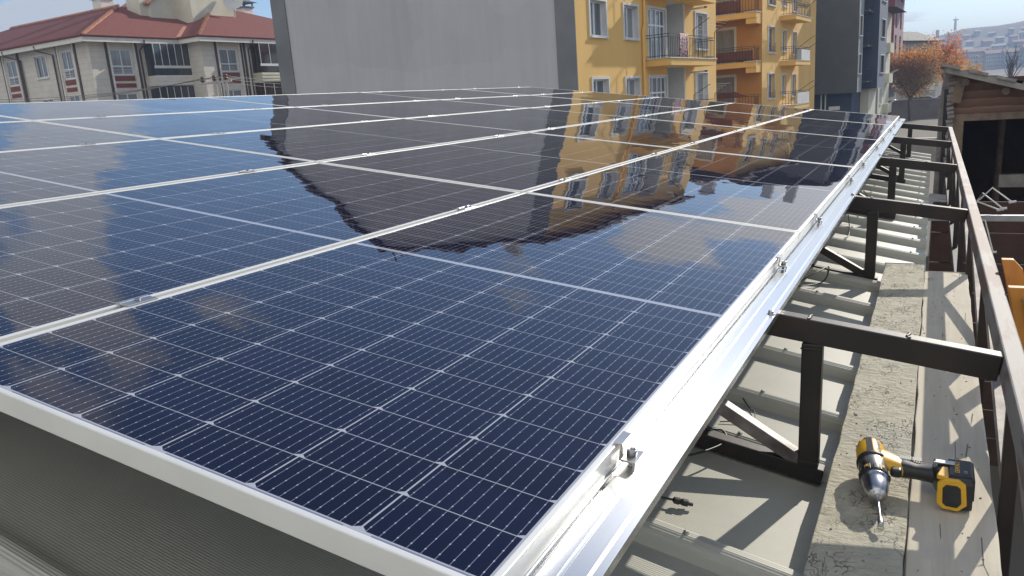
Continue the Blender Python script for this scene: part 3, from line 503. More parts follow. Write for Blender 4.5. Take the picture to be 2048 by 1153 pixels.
# ---- wooden ladder just outside the tube
def ladder():
    t=empty('wooden_ladder',(.62,2.0,ZB)); tag(t,'orange wooden ladder with riveted metal hinge plate beside the brown tube','ladder'); o=(-.62,-2.0,-ZB)
    def rail(x0,x1,y,zt,lean):
        m=MB(o); k=.55; zt=zt; B=-3.9
        pl=[(x0,B),(x1,B),(x1,zt-.03),(x0+(x1-x0)*.62,zt),(x0,zt)]
        m.prism(pl,y,y+.028,lambda a,b,w:(a+(b-zt)*-.22,w+(b-zt)*lean,b)); m.build('rail','ladder_wood',t,.002,2)
    rail(.586,.638,2.22,-.100,.08); rail(.585,.650,1.93,-.120,-.10); rail(.668,.72,2.15,-.09,.08)
    for k in range(8): 
        m=MB(o); m.box((.76+k*.084,1.95,-.62-k*.38),(1.15+k*.084,1.98,-.59-k*.38)); m.build('rung','ladder_wood',t,.002)
    m=MB(o); m.prism([(.612,-.148),(.628,-.142),(.650,-.17),(.650,-.335),(.626,-.335)],1.915,1.926,lambda a,b,w:(a+.003-(b+.125)*.22,w+(b+.125)*-.10,b)); pt=m.build('hinge_plate','ladder_plate',t,.001)
    m=MB(o)
    for (a,b) in ((.628,-.175),(.638,-.215),(.632,-.25),(.642,-.29),(.635,-.32)): m.lathe((a-(b+.125)*.22,1.913+(b+.125)*-.10,b),(0,-1,0),[(0,.0045),(.003,.0035)],10)
    m.build('rivet','bolt_steel',pt); m=MB(o); m.lathe((.689,1.955,-.375),(0,-1,0),[(0,.011),(.003,.011),(.003,.006),(.006,.006)],14); m.build('bolt','galvanised',t)
ladder()
# ================================================================= BUILDING HELPERS
X3,Y3,Z3=Vector((1,0,0)),Vector((0,1,0)),Vector((0,0,1))
def window(par,F,t0,t1,z0,z1,depth,off,trim='white_trim',glass='pane_curtain',mull=(.5,),tw=.09,fw=.055,bars=(),frame='white_pvc',name='window',rv=False):
    m=MB(off)
    if trim:
        p=.035
        m.cur=0
        m.fbox(F,t0-tw,t0,-p,.01,z0-tw,z1+tw); m.fbox(F,t1,t1+tw,-p,.01,z0-tw,z1+tw); m.fbox(F,t0,t1,-p,.01,z1,z1+tw); m.fbox(F,t0-.03,t1+.03,-p-.05,.012,z0-tw*.9,z0)
    y0,y1=depth-.06,depth-.005; m.cur=1
    m.fbox(F,t0,t0+fw,y0,y1,z0,z1); m.fbox(F,t1-fw,t1,y0,y1,z0,z1); m.fbox(F,t0+fw,t1-fw,y0,y1,z0,z0+fw); m.fbox(F,t0+fw,t1-fw,y0,y1,z1-fw,z1)
    for q in mull: c=t0+(t1-t0)*q; m.fbox(F,c-fw*.55,c+fw*.55,y0-.006,y1-.002,z0+fw,z1-fw)
    for q in bars: c=z0+(z1-z0)*q; m.fbox(F,t0+fw,t1-fw,y0-.003,y1-.004,c-.03,c+.03)
    if rv: m.cur=0; m.reveal(F,(t0,t1,z0,z1,depth))
    w=m.build(name,[trim or frame,frame],par)
    m=MB(off); m.fbox(F,t0+.01,t1-.01,depth-.03,depth-.018,z0+.01,z1-.01); m.build('pane',glass,w)
    return w
def iron_rail(F,off,t0,t1,y,z0,z1,step=.14,sides=0,r=.012,extra=True):
    m=MB(off); O,U,I=F; 
    m.fbox(F,t0,t1,y-r,y+r,z1-2*r,z1); m.fbox(F,t0,t1,y-r,y+r,z0+.06,z0+.06+2*r)
    if extra: m.fbox(F,t0,t1,y-r,y+r,z1-.12,z1-.12+2*r)
    n=max(2,int((t1-t0)/step))
    for k in range(n+1):
        c=t0+(t1-t0)*k/n; m.fbox(F,c-r*.7,c+r*.7,y-r*.7,y+r*.7,z0,z1-(0 if k in(0,n) else .12))
    if sides:
        for c in (t0,t1):
            m.fbox(F,c-r,c+r,y,sides,z1-2*r,z1); m.fbox(F,c-r,c+r,y,sides,z0+.06,z0+.06+2*r)
            if extra: m.fbox(F,c-r,c+r,y,sides,z1-.12,z1-.12+2*r)
            k=int(abs(sides-y)/step)
            for q in range(1,k+1): yy=y+(sides-y)*q/(k+1); m.fbox(F,c-r*.7,c+r*.7,yy-r*.7,yy+r*.7,z0,z1-.12)
    return m
def gable_roof(par,off,t0,t1,y0,y1,ze,zr,ov,mat='roof_tile',th=.14):
    m=MB(off); yc=(y0+y1)/2; s=(zr-ze)/(yc-y0); a,b=y0-ov,y1+ov; za=ze-ov*s
    for (p,q) in (((a,za),(yc,zr)),((b,za),(yc,zr))):
        m.add([(t0-ov*.6,p[0],p[1]),(t1+ov*.6,p[0],p[1]),(t1+ov*.6,q[0],q[1]),(t0-ov*.6,q[0],q[1]),(t0-ov*.6,p[0],p[1]+th),(t1+ov*.6,p[0],p[1]+th),(t1+ov*.6,q[0],q[1]+th),(t0-ov*.6,q[0],q[1]+th)],BF)
    return m.build('roof',mat,par)
def frame_empty(name,K,D):
    return empty(name,(K[0],K[1],ZB),(0,0,math.atan2(D[1],D[0])))
OFF=(0,0,-ZB)
FR=(Vector((0,0,0)),X3,Y3)                       # facade along local x, inward = local y
FG=(Vector((0,14.26,0)),-Y3,X3)                  # end wall (local x = 0), runs from far corner to the near one
# ================================================================= YELLOW + GREY BUILDING A
D=(.0764,.9971)
A=frame_empty('apartment_building',(-10.12,23.94),D)
tag(A,'apartment block with a blank grey plaster end wall and a yellow balcony front','building')
m=MB(OFF); FL=2.62; op=[]; TOP=7.45; A0=dict()
wins=[]
for k in range(-2,2):
    dz=k*FL
    for (a,b,c,e) in ((1.08,2.32,2.58,3.74),(3.85,5.1,2.58,3.74),(11.55,13.15,2.36,3.90)):
        wins.append((a,b,c+dz,e+dz,.22))
    wins.append((6.12,7.95,1.82+dz,3.78+dz,.12))
rec=[(8.08,10.02,1.80+k*FL,4.17+k*FL,1.3) for k in range(-2,2)]
m.wall(FR,0,14.48,ZB,TOP,wins+rec)
m.add([(14.48,0,ZB),(14.48,14.26,ZB),(14.48,14.26,TOP),(14.48,0,TOP)],[[0,1,2,3]]); m.add([(0,14.26,ZB),(14.48,14.26,ZB),(14.48,14.26,TOP),(0,14.26,TOP)],[[0,1,2,3]])
m.build('wall','yellow_render',A)
m=MB(OFF)
for o in rec: m.reveal(FR,o); m.fbox(FR,o[0],o[1],1.3,1.32,o[2],o[3])
m.build('loggia_lining','white_render',A)
# blank end wall with its gable, framed by darker corner strips
m=MB(OFF); zr=10.0; m.add([(0,14.26,ZB),(0,0,ZB),(0,0,TOP),(0,7.13,zr-.1),(0,14.26,TOP)],[[0,1,2,3,4]]); m.build('end_wall','grey_plaster',A)
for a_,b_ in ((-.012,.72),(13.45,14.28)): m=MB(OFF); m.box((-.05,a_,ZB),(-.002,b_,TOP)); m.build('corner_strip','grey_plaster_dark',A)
rf=gable_roof(A,OFF,0,14.48,0,14.26,TOP,zr,.45,'tile_brown')
m=MB(OFF); m.box((2,8.6,8.6),(2.8,9.3,10.25)); m.box((1.9,8.5,10.25),(2.9,9.4,10.36)); m.box((6,4.2,8.2),(6.8,5.0,10.6)); m.build('chimney','grey_plaster',rf)
m=MB(OFF); m.bar((.4,7.3,9.5),(.4,7.0,10.4),.05,.05,(0,1,0)); m.bar((.4,6.6,10.1),(.4,7.4,10.25),.03,.03); m.build('antenna','rail_iron',rf)
m=MB(OFF); m.bar((1.2,10.6,8.3),(1.2,10.6,9.9),.04,.04,(0,1,0)); m.lathe((1.1,10.6,9.4),(-.6,.6,.5),[(0,.0),(.05,.22),(.10,.34)],14); m.build('satellite_dish','dish_paint',rf)
gl=['pane_blue','pane_curtain','pane_dark','pane_blue']
for i,o in enumerate(wins):
    if o[0]==6.12: window(A,FR,*o[:4],.12,OFF,'white_trim','pane_blue',(.22,.5,.75),.08,.05,(.68,),rv=True)
    elif o[0]>11: w=window(A,FR,*o[:4],.22,OFF,'white_trim','pane_curtain',(.45,),.09,rv=True); iron_rail(FR,OFF,o[0]+.02,o[1]-.02,-.06,o[2]+.03,o[2]+.62,.2,extra=False,r=.007).build('guard_rail','galvanised',w)
    else: window(A,FR,*o[:4],.22,OFF,'white_trim',('pane_blue','pane_curtain')[i%2],(.5,),rv=True)
for k in range(-2,2):
    dz=k*FL; z=1.8+dz
    FB=(Vector((9.98,.15,0)),Y3,-X3)
    m=MB(OFF); m.fbox((Vector((8.12,1.28,0)),X3,-Y3),.5,1.3,0,.05,z+.02,z+2.0); dr=m.build('door','white_pvc',A)
    m=MB(OFF); m.fbox((Vector((8.12,1.28,0)),X3,-Y3),.62,1.18,.05,.06,z+.7,z+1.9); m.build('pane','pane_dark',dr)
    m=MB(OFF); m.prism([(5.78,.0),(5.78,-.95),(5.95,-1.0),(11.42,-1.0),(11.42,0)],z-.26,z,lambda a,b,w:(a,b,w)); m.cur=1; m.box((5.74,-1.04,z),(11.46,.0,z+.035)); b=m.build('balcony',['yellow_render','white_trim'],A)
    iron_rail(FR,OFF,5.84,11.36,-.95,z+.035,z+.92,.19,-.02).build('railing','rail_iron',b)
    m=MB(OFF)
    for t in (8.6,11.36): m.bar((t,-.95,z+.9),(t,-.95,z+1.15),.025,.025,(0,1,0)); m.bar((t,-.95,z+1.15),(t,-1.65,z+1.55),.022,.022)
    m.cur=1
    for q in range(5): yy=-1.0-q*.16; m.bar((8.6,yy,z+1.18+q*.09),(11.36,yy,z+1.18+q*.09),.007,.007)
    m.build('clothesline',['rail_iron','white_trim'],b)
    m=MB(OFF); m.tube([(9.75,-.12,z+.03),(9.75,-.12,z+2.35)],.05,10); m.build('column','white_trim',A)
    m=MB(OFF); m.bar((10.05,-.10,z+2.1),(10.05,-.95,z+2.12),.07,.07); m.cur=1; m.lathe((10.05,-.95,z+2.12),(0,-1,0),[(0,.05),(.12,.02)],8); m.build('vent_pipe',['white_trim','rail_iron'],A)
m=MB(OFF); m.tube([(5.45,-.08,ZB+.1),(5.45,-.08,2.9),(5.60,-.08,3.15),(5.60,-.08,TOP-.3)],.055,10); m.build('drainpipe','yellow_render',A)
def A2W(t,y,z,K=(-10.12,23.94),D=D): return Vector((K[0]+D[0]*t-D[1]*y,K[1]+D[1]*t+D[0]*y,z))
def cloth(name,K,t0,t1,y,z0,z1,mat,label,cat,rz,wave=.03,D=D):
    o=empty(name,A2W(t0,y,z1,K),(0,0,math.atan2(D[1],D[0]))); m=MB(); n=14; vs=[];fs=[]
    for i in range(n+1):
        t=(t1-t0)*i/n
        for j in range(5): q=j/4; vs.append((t+.03*q*math.sin(i),-.02-wave*math.sin(i*1.7)*(.3+q),(z0-z1)*q))
        for j in range(5): q=j/4; vs.append((t+.03*q*math.sin(i),.0-wave*math.sin(i*1.7)*(.3+q),(z0-z1)*q))
    for i in range(n):
        for j in range(4):
            a=i*10+j; fs+= [[a,a+1,a+11,a+10],[a+5,a+15,a+16,a+6]]
        fs.append([i*10,i*10+10,i*10+15,i*10+5]); fs.append([i*10+4,i*10+9,i*10+19,i*10+14])
    m.add(vs,fs,True); m.build('fabric',mat,o); tag(o,label,cat)
KA=(-10.12,23.94); KC=(-8.05,44.8)
cloth('towel',KA,6.9,7.9,-.985,1.85,2.75,'textile_towel','patterned red and white towel hung over the yellow building balcony railing','towel',0)
# ================================================================= ORANGE BUILDING C
Cc=frame_empty('apartment_building',KC,D); tag(Cc,'yellow and orange apartment block with stacked balconies between the two darker blocks','building')
FL=2.55; m=MB(OFF); wins=[];side=[]
for k in range(-2,2):
    dz=k*FL; wins+=[(1.25,2.7,2.33+dz,3.70+dz,.2),(4.4,5.4,2.45+dz,3.62+dz,.15),(6.9,8.0,2.3+dz,3.62+dz,.15)]
m.wall(FR,0,13.6,ZB,6.95,wins)
for o in wins: m.reveal(FR,o)
m.add([(13.6,0,ZB),(13.6,12,ZB),(13.6,12,6.95),(13.6,0,6.95)],[[0,1,2,3]]); m.build('wall','yellow_render',Cc)
FS=(Vector((0,12,0)),-Y3,X3); side=[]
for k in range(-2,2):
    dz=k*FL; side.append((8.2,10.5,1.95+dz,3.72+dz,.12))
m=MB(OFF); m.wall(FS,0,12,ZB,6.95,side)
for o in side: m.reveal(FS,o)
m.build('front_wall','orange_render',Cc)
gable_roof(Cc,OFF,0,13.6,0,12,6.95,8.5,.6,'tile_brown')
for i,o in enumerate(wins): 
    w=window(Cc,FR,*o[:4],o[4],OFF,'white_trim','pane_blue',(.5,),.08,.05)
    if o[0]<2: iron_rail(FR,OFF,o[0]+.02,o[1]-.02,-.06,o[2]+.03,o[2]+.5,.2,extra=False,r=.008).build('guard_rail','rail_iron',w)
for o in side: window(Cc,FS,*o[:4],.12,OFF,'white_trim','pane_curtain',(.5,),.09)
for k in range(-2,2):
    dz=k*FL; z=1.83+dz
    m=MB(OFF); m.box((-1.0,.05,z-.28),(0,7,z)); m.box((-.95,.05,z-.58),(-.0,.62,z-.28)); m.cur=1; m.box((-1.04,.02,z),(0,.7,z+.04)); b=m.build('balcony',['yellow_render','white_trim'],Cc)
    FBal=(Vector((-.95,7,0)),-Y3,X3); iron_rail(FBal,OFF,.1,6.85,0,z+.04,z+.82,.16,.93,extra=True).build('railing','rail_iron',b)
    m=MB(OFF)
    if k==1: m.box((-.93,.9,z+.06),(-.915,6.9,z+.68)); m.build('screen','balcony_brown',b)
    elif k==0: m.box((-.93,3.0,z+.06),(-.915,6.9,z+.62)); m.cur=1; m.box((-.93,.25,z+.06),(-.915,3.0,z+.6)); m.build('screen',['balcony_grey_cloth','balcony_brown'],b)
    m=MB(OFF); m.box((3.85,-.9,z-.24),(7.8,0,z)); m.cur=1; m.box((3.82,-.93,z),(7.83,0,z+.03)); b=m.build('balcony',['yellow_render','white_trim'],Cc)
    iron_rail(FR,OFF,3.9,7.75,-.86,z+.03,z+.82,.2,-.02).build('railing','rail_iron',b)
    m=MB(OFF)
    if k==-1: m.box((4.6,-.89,z+.05),(7.7,-.875,z+.70)); m.build('screen','white_trim',b)
    elif k==0: m.box((4.2,-.89,z+.05),(5.4,-.875,z+.66)); m.cur=1; m.box((5.4,-.89,z+.05),(7.7,-.875,z+.66)); m.build('screen',['balcony_grey_cloth','textile_white'],b)
    m=MB(OFF)
    for t in (5.0,7.7): m.bar((t,-.86,z+.8),(t,-1.7,z+1.35),.025,.025)
    m.build('clothesline','rail_iron',b)
cloth('laundry',KC,-1.12,-1.0,2.55,1.95,3.3,'textile_white','white laundry draped over the corner balcony of the orange block','laundry',0)
m=MB(OFF); m.box((5,2.5,7.2),(5.7,3.2,9.2)); m.box((4.9,2.4,9.2),(5.8,3.3,9.32)); m.box((9,4.5,7.6),(9.8,5.2,9.6)); m.build('chimney','grey_plaster',Cc)
cloth('rug',KC,-1.16,-1.06,2.5,4.5,5.9,'textile_towel','pale patterned rug hanging at the upper balcony of the orange block','rug',0)
o=empty('flower_pot',A2W(-.55,.95,1.87,KC)); m=MB(); m.lathe((0,0,0),(0,0,1),[(0,.10),(.16,.15),(.18,.16)],12); m.build('pot','plastic_green',o); m=MB(); m.tube([(0,0,.15),(.02,0,.5),(.0,.02,.95)],.012,5); m.build('stem','bark',o); tag(o,'green plastic pot with a thin stick on the orange building balcony','pot')
o=empty('folded_rugs',A2W(-1.0,2.0,0,KC),(0,0,math.atan2(D[1],D[0]))); m=MB()
for q in range(5): m.box((-.09-.01*q,-1.5+q*.16,-.02+q*.065),(.12,1.5+.0*q,.035+q*.065))
m.build('fabric','textile_rug',o,.02,2); tag(o,'dark brown rugs stacked over the lowest visible balcony rail','rug')
# ================================================================= DARK GREY / NAVY BLOCK
KD=(-4.65,63.0); Dk=frame_empty('apartment_building',KD,D); tag(Dk,'tall dark grey block with navy bay and narrow black windows','building')
m=MB(OFF); m.add([(0,0,-.42),(0,12,-.42),(0,12,8.6),(0,0,8.6)],[[0,1,2,3]]); m.add([(0,0,-.42),(0,12,-.42),(2,12,-.42),(2,0,-.42)],[[0,1,2,3]]); m.build('end_wall','dark_render',Dk)
m=MB(OFF); m.box((.9,.5,ZB),(14,12,-.42)); m.build('ground_floor','navy_render',Dk)
m=MB(OFF); wd=[(.35,1.45,.92+2.7*k,2.28+2.7*k,.12) for k in range(0,3)]; m.wall(FR,0,1.95,-.42,8.6,wd)
for o in wd: m.reveal(FR,o)
m.build('wall','light_grey_render',Dk)
m=MB(OFF); m.add([(1.95,0,-.42),(1.95,1.6,-.42),(1.95,1.6,8.6),(1.95,0,8.6)],[[0,1,2,3]]); m.wall((Vector((1.95,1.2,0)),X3,Y3),0,2.6,ZB,8.6); m.add([(4.5,1.2,ZB),(4.5,12,ZB),(4.5,12,8.6),(4.5,1.2,8.6)],[[0,1,2,3]]); m.build('recess_wall','dark_render',Dk)
FN=(Vector((4.3,-.75,0)),X3,Y3)
m=MB(OFF); m.add([(4.3,-.75,-.25),(4.3,3,-.25),(4.3,3,8.6),(4.3,-.75,8.6)],[[0,1,2,3]]); m.add([(4.3,-.75,-.25),(4.3,3,-.25),(9,3,-.25),(9,-.75,-.25)],[[0,1,2,3]]); m.build('bay_side','navy_render',Dk)
wn_=[(1.2,3.3,.9+2.7*k,2.22+2.7*k,.12) for k in range(0,3)]
m=MB(OFF); m.wall(FN,0,4.4,-.25,8.6,wn_)
for o in wn_: m.reveal(FN,o)
m.build('bay_wall','bluegrey_render',Dk)
m=MB(OFF); m.box((4.9,-.1,ZB),(8.6,3,-.25)); m.build('bay_base','cream_render',Dk)
gable_roof(Dk,OFF,0,14,0,12,8.6,10.2,.5,'tile_dark'); m=MB(OFF); m.box((3,2.4,8.8),(3.8,3.2,11.2)); m.box((6,5,9.6),(7,5.8,11.8)); m.build('chimney','grey_plaster',Dk)
for o in wd: window(Dk,FR,*o[:4],.12,OFF,'white_trim','pane_dark',(),.07,.05,(),'rail_iron')
for o in wn_: window(Dk,FN,*o[:4],.12,OFF,'white_trim','pane_dark',(.5,),.07,.05,(),'rail_iron')
for z in (.35,2.95,5.45):
    m=MB(OFF); m.box((2.0,-.35,z-.1),(4.3,1.2,z)); b=m.build('balcony','dark_render',Dk); iron_rail(FR,OFF,2.05,4.25,-.3,z,z+.9,.25,extra=False).build('railing','rail_iron',b)
for y in (2.6,2.3): m=MB(OFF); m.tube([(.6,y,ZB),(.6,y,-.45)],.06,8); m.build('drainpipe','white_trim',Dk)
m=MB(OFF); m.box((-.2,1.2,-1.6),(.3,1.9,-1.35)); m.build('vent_box','white_trim',Dk)
# ================================================================= CREAM BLOCK, MAROON BLOCK
def ray_x(dxdy,y): return .373+dxdy*(y+.58)
KE=(ray_x(-.0568,77),77); Ce=frame_empty('apartment_building',KE,D); tag(Ce,'narrow cream apartment block with small balconies behind the navy block','building')
m=MB(OFF); ce=[(1.0,2.2,.9+2.7*k,2.3+2.7*k,.1) for k in range(-1,2)]; m.wall(FR,0,7,ZB,6.3,ce)
for o in ce: m.reveal(FR,o)
m.add([(0,0,ZB),(0,9,ZB),(0,9,6.3),(0,0,6.3)],[[0,1,2,3]]); m.build('wall','cream_render',Ce)
for o in ce: window(Ce,FR,*o[:4],.1,OFF,'white_trim','pane_blue',(.5,))
m=MB(OFF); m.prism([(-.5,-1.25),(7.3,-1.25),(7.3,9),(-.5,9)],6.3,6.45,lambda a,b,w:(a,b,w+(b*.12 if w>6.4 else 0))); m.build('roof','tile_dark',Ce)
for k,z in enumerate((-2.7,0,2.7)):
    m=MB(OFF); m.box((3.2,-.45,z+.0),(5.8,0,z+.85)); b=m.build('balcony','cream_render',Ce)
    m=MB(OFF)
    for q in range(3): m.bar((3.4+q*1.0,-.45,z+.85),(3.4+q*1.0,-1.0,z+1.15),.03,.03)
    m.build('clothesline','white_trim',b)
KF=(ray_x(-.0462,92),92); Mf=frame_empty('apartment_building',KF,D); tag(Mf,'maroon and pink apartment block with tall narrow windows and flat overhanging roof','building')
m=MB(OFF); mw=[(t,t+1.4,-.2+2.9*k,2.0+2.9*k,.15) for k in range(0,4) for t in (3.4,7.3)]; m.wall(FR,2.4,10.5,-.6,9.0,mw)
for o in mw: m.reveal(FR,o)
m.build('wall','pink_render',Mf)
m=MB(OFF); m.add([(2.4,0,-.6),(2.4,9,-.6),(2.4,9,9),(2.4,0,9)],[[0,1,2,3]]); m.build('end_wall','maroon_render',Mf)
m=MB(OFF); m.box((2.6,.4,ZB),(10.3,9,-.6)); m.build('ground_floor','wall_stone',Mf)
for o in mw: window(Mf,FR,*o[:4],.15,OFF,None,'pane_dark',(),.05,.06,(),'maroon_render')
m=MB(OFF); m.box((1.6,-1.2,9),(11.2,9,9.9)); m.build('roof','light_grey_render',Mf)
# beige gabled house and the lower one behind it
KG=(ray_x(-.0368,118),118)
Bg=empty('apartment_building',(KG[0],KG[1],ZB),(0,0,R(68))); tag(Bg,'beige gabled apartment house with balconies behind the brown tree','building')
m=MB(OFF); FGs=(Vector((0,6.5,0)),-Y3,X3); fo=[(.6,2.2,2.4,3.9,.15),(3.6,5.2,2.4,3.9,.15),(.6,2.2,-.6,.9,.15),(3.6,5.2,-.6,.9,.15)]; m.wall(FGs,0,6.5,ZB,5.2,fo); so2=[(2,3.6,2.2,4.2,.15),(7,8.6,2.2,4.2,.15),(2,3.6,-.7,1.2,.15),(7,8.6,-.7,1.2,.15)]; m.wall(FR,0,12,ZB,5.2,so2)
for o in fo: m.reveal(FGs,o)
for o in so2: m.reveal(FR,o)
m.add([(0,0,5.2),(0,6.5,5.2),(0,3.25,6.4)],[[0,1,2]]); m.build('wall','beige_render',Bg)
for o in fo: window(Bg,FGs,*o[:4],.15,OFF,'white_trim','pane_curtain',(.5,))
for o in so2: window(Bg,FR,*o[:4],.15,OFF,None,'pane_dark',(.5,))
for z in (1.3,-1.6):
    m=MB(OFF); m.box((1,-.9,z),(9.5,0,z+.95)); m.box((-.9,.8,z),(0,5.6,z+.95)); m.build('balcony','house_trim',Bg)
gable_roof(Bg,OFF,0,12,0,6.5,5.2,6.5,.7,'tile_dark')
Bh=empty('house',(.1,136,ZB),(0,0,R(80))); tag(Bh,'small beige house end with dark eave between gabled block and hillside','building')
m=MB(OFF); m.box((0,0,ZB),(8,7,3.0)); m.build('wall','beige_render',Bh); m=MB(OFF); m.box((1.5,-.04,.6),(2.6,.0,2.2)); m.build('window','pane_dark',Bh)
m=MB(OFF); m.prism([(-.6,-.8),(8.5,-.8),(8.5,7.5),(-.6,7.5)],3.0,3.2,lambda a,b,w:(a,b,w+(b+.8)*.22)); m.build('roof','tile_dark',Bh)
# ================================================================= HOUSE WITH RED ROOF
ph=R(-2.5); EX=(math.cos(ph),math.sin(ph)); H0=(-47.6,32.1)
Hs=empty('apartment_house',(H0[0],H0[1],ZB),(0,0,ph)); tag(Hs,'beige three-storey house with red hipped tile roof and glazed balconies','building')
HF=6.6; FL=2.9
F1=(Vector((-.7,.7,0)),Y3,-X3)                    # first wing, facing right
FLf=(Vector((-34,.7,0)),X3,Y3)                     # long side facing the camera's left
F2=(Vector((1.6,7.6,0)),Y3,-X3)                    # second wing
F2s=(Vector((-.7,7.6,0)),X3,Y3)
m=MB(OFF); o1=[];oL=[];o2=[]
for k in range(-3,1):
    dz=k*FL; o1+=[(1.42,2.95,4.25+dz,5.90+dz,.1)]; o2+=[(1.5,3.1,4.28+dz,5.86+dz,.1)]
    oL+=[(33.3-3.28,33.3-2.08,4.2+dz,5.98+dz,.1),(33.3-6.5,33.3-5.15,4.5+dz,5.92+dz,.14),(33.3-10.3,33.3-9.05,4.25+dz,5.95+dz,.1),(33.3-14,33.3-12.8,4.5+dz,5.92+dz,.14),(33.3-20,33.3-18.8,4.25+dz,5.95+dz,.1)]
m.wall(F1,0,7,ZB,6.42,o1); m.wall(FLf,0,33.3,ZB,6.42,oL); m.wall(F2,0,19,ZB,6.42,o2); m.wall(F2s,0,2.3,ZB,6.42)
for F,oo in ((F1,o1),(FLf,oL),(F2,o2)):
    for o in oo: m.reveal(F,o)
m.add([(1.6,26.6,ZB),(-16,26.6,ZB),(-16,26.6,6.4),(1.6,26.6,6.4)],[[0,1,2,3]]); m.build('wall','house_cladding',Hs)
for F,oo in ((F1,o1),(F2,o2),(FLf,oL)):
    for o in oo:
        big=not(1.3<o[1]-o[0]<1.36); w=window(Hs,F,*o[:4],o[4],OFF,'house_trim' if not big else None,'pane_curtain' if F is not FLf else 'pane_blue',(.5,) if big or F is FLf else (.55,),.1,.06,(.34,) if big else ())
        if F is not FLf or big:
            m=MB(OFF); m.fbox(F,o[0],o[1],-.03,.01,o[2]-.42,o[2]-.08); m.fbox(F,o[0],o[1],-.03,.01,o[2]-.86,o[2]-.58); m.build('spandrel','house_red',Hs)
            m=MB(OFF); m.fbox(F,o[0]+.05,o[1]-.05,-.05,-.03,o[2]+.48,o[2]+.52)
            for q in (.15,.3): m.fbox(F,o[0]+.05,o[1]-.05,-.045,-.03,o[2]+q,o[2]+q+.02)
            m.build('guard_rail','white_trim',w)
for F,ts in ((F1,(1.1,3.3)),(F2,(1.15,3.45,3.75)),(FLf,(33.3-3.75,33.3-1.6,33.3-10.8,33.3-8.6,33.3-20.4,33.3-18.4))):
    for t in ts: m=MB(OFF); m.fbox(F,t,t+.16,-.06,.01,ZB,6.42); m.build('pilaster','house_brown',Hs)
for F,ts in ((F1,(1.28,3.12)),(F2,(1.33,3.28,3.95)),(FLf,(33.3-3.57,33.3-1.78,33.3-10.6,33.3-8.8))):
    for t in ts: m=MB(OFF); m.fbox(F,t,t+.13,-.09,.01,ZB,6.42); m.build('pilaster','house_trim',Hs)
# glazed balconies
for F,t0,t1,gm,base in ((F1,3.95,7.0,'pane_dark',0),(F2,4.4,9.4,'pane_brown',1)):
    for k in range(-3,1):
        dz=k*FL; m=MB(OFF); m.fbox(F,t0,t1,-.95,0,3.42+dz,4.12+dz); 
        for q in (3.5,3.72,3.95): m.fbox(F,t0-.02,t1+.02,-.99,0,q+dz,q+.1+dz)
        b=m.build('balcony','house_trim' if base==0 else 'cream_render',Hs)
        m=MB(OFF); m.fbox(F,t0+.03,t1-.02,-.92,-.02,4.12+dz,6.25+dz); m.build('glazing',gm,b)
        m=MB(OFF); m.fbox(F,t0,t1,-.97,-.9,4.60+dz,4.78+dz)
        for q in range(6): c=t0+.1+(t1-t0-.2)*q/5; m.fbox(F,c-.02,c+.02,-.945,-.91,4.78+dz,6.25+dz)
        m.build('glazing_bar','white_trim',b)
m=MB(OFF)
for P in (((-34,0,6.42),(0,0,6.42)),((0,0,6.42),(0,7,6.42)),((0,7,6.42),(2.3,7,6.42)),((2.3,7,6.42),(2.3,27.3,6.42))):
    p,q=Vector(P[0]),Vector(P[1]); m.bar(p,q,.06,.30)
for (a,b,c,d) in ((-34,0,0,.7),(-.7,0.7,0,7),(-.7,7,2.3,7.6),(1.6,7.6,2.3,27.3)): m.box((a,b,6.40),(c,d,6.44))
m.build('eave','house_trim',Hs)
m=MB(OFF)
for P in (((-34,-.07,6.66),(0.07,-.07,6.66)),((.07,-.07,6.66),(.07,6.93,6.66)),((0.07,6.93,6.66),(2.37,6.93,6.66)),((2.37,6.93,6.66),(2.37,27.3,6.66))): m.tube([P[0],P[1]],.09,8)
m.build('gutter','house_red',Hs)
for F,t in ((FLf,33.3-4.05),(FLf,33.3-8.15),(F1,3.6),(F2,4.15)):
    m=MB(OFF); O,U,I=F; P=lambda a,y,z:O+U*a+I*y+Vector((0,0,z)); m.tube([P(t-.9 if F is FLf else t,-.75,6.5),P(t-.9 if F is FLf else t,-.7,6.2),P(t,-.1,5.85),P(t,-.1,ZB)],.055,8); m.build('drainpipe','house_brown',Hs)
def hip(m,x0,x1,y0,y1,z,s):
    h=min(x1-x0,y1-y0)/2; zt=z+h*s
    if x1-x0>y1-y0: r1,r2=(x0+h,y0+h,zt),(x1-h,y0+h,zt)
    else: r1,r2=(x0+h,y0+h,zt),(x0+h,y1-h,zt)
    v=[(x0,y0,z),(x1,y0,z),(x1,y1,z),(x0,y1,z),r1,r2]
    f=[[0,1,5,4],[1,2,5],[2,3,4,5],[3,0,4]] if x1-x0>y1-y0 else [[0,1,4],[1,2,5,4],[2,3,5],[3,0,4,5]]
    m.add(v,f); return v
m=MB(OFF); v1=hip(m,-34,0.02,-.02,18,6.62,.38); v2=hip(m,-15.7,2.32,6.98,27.3,6.60,.385); rf=m.build('roof','roof_tile',Hs)
def caps(p,q,r=.15):
    m=MB(OFF); p,q=Vector(p),Vector(q); n=max(2,int((q-p).length/.38)); d=(q-p)/n
    for i in range(n): m.tube2([p+d*i+Vector((0,0,.06)),p+d*(i+1.05)+Vector((0,0,.02))],[r,r*.8],d.normalized(),7,True)
    m.build('ridge_tiles','ridge_tile',rf)
caps(v1[1],v1[5]); caps(v2[1],v2[4]); caps(v1[5],v1[4],.12); caps(v2[4],v2[5],.12)
m=MB(OFF); m.bar((-0.1,7.1,6.72),(-3.6,10.6,8.02),.28,.05); m.build('valley','ridge_tile',rf)
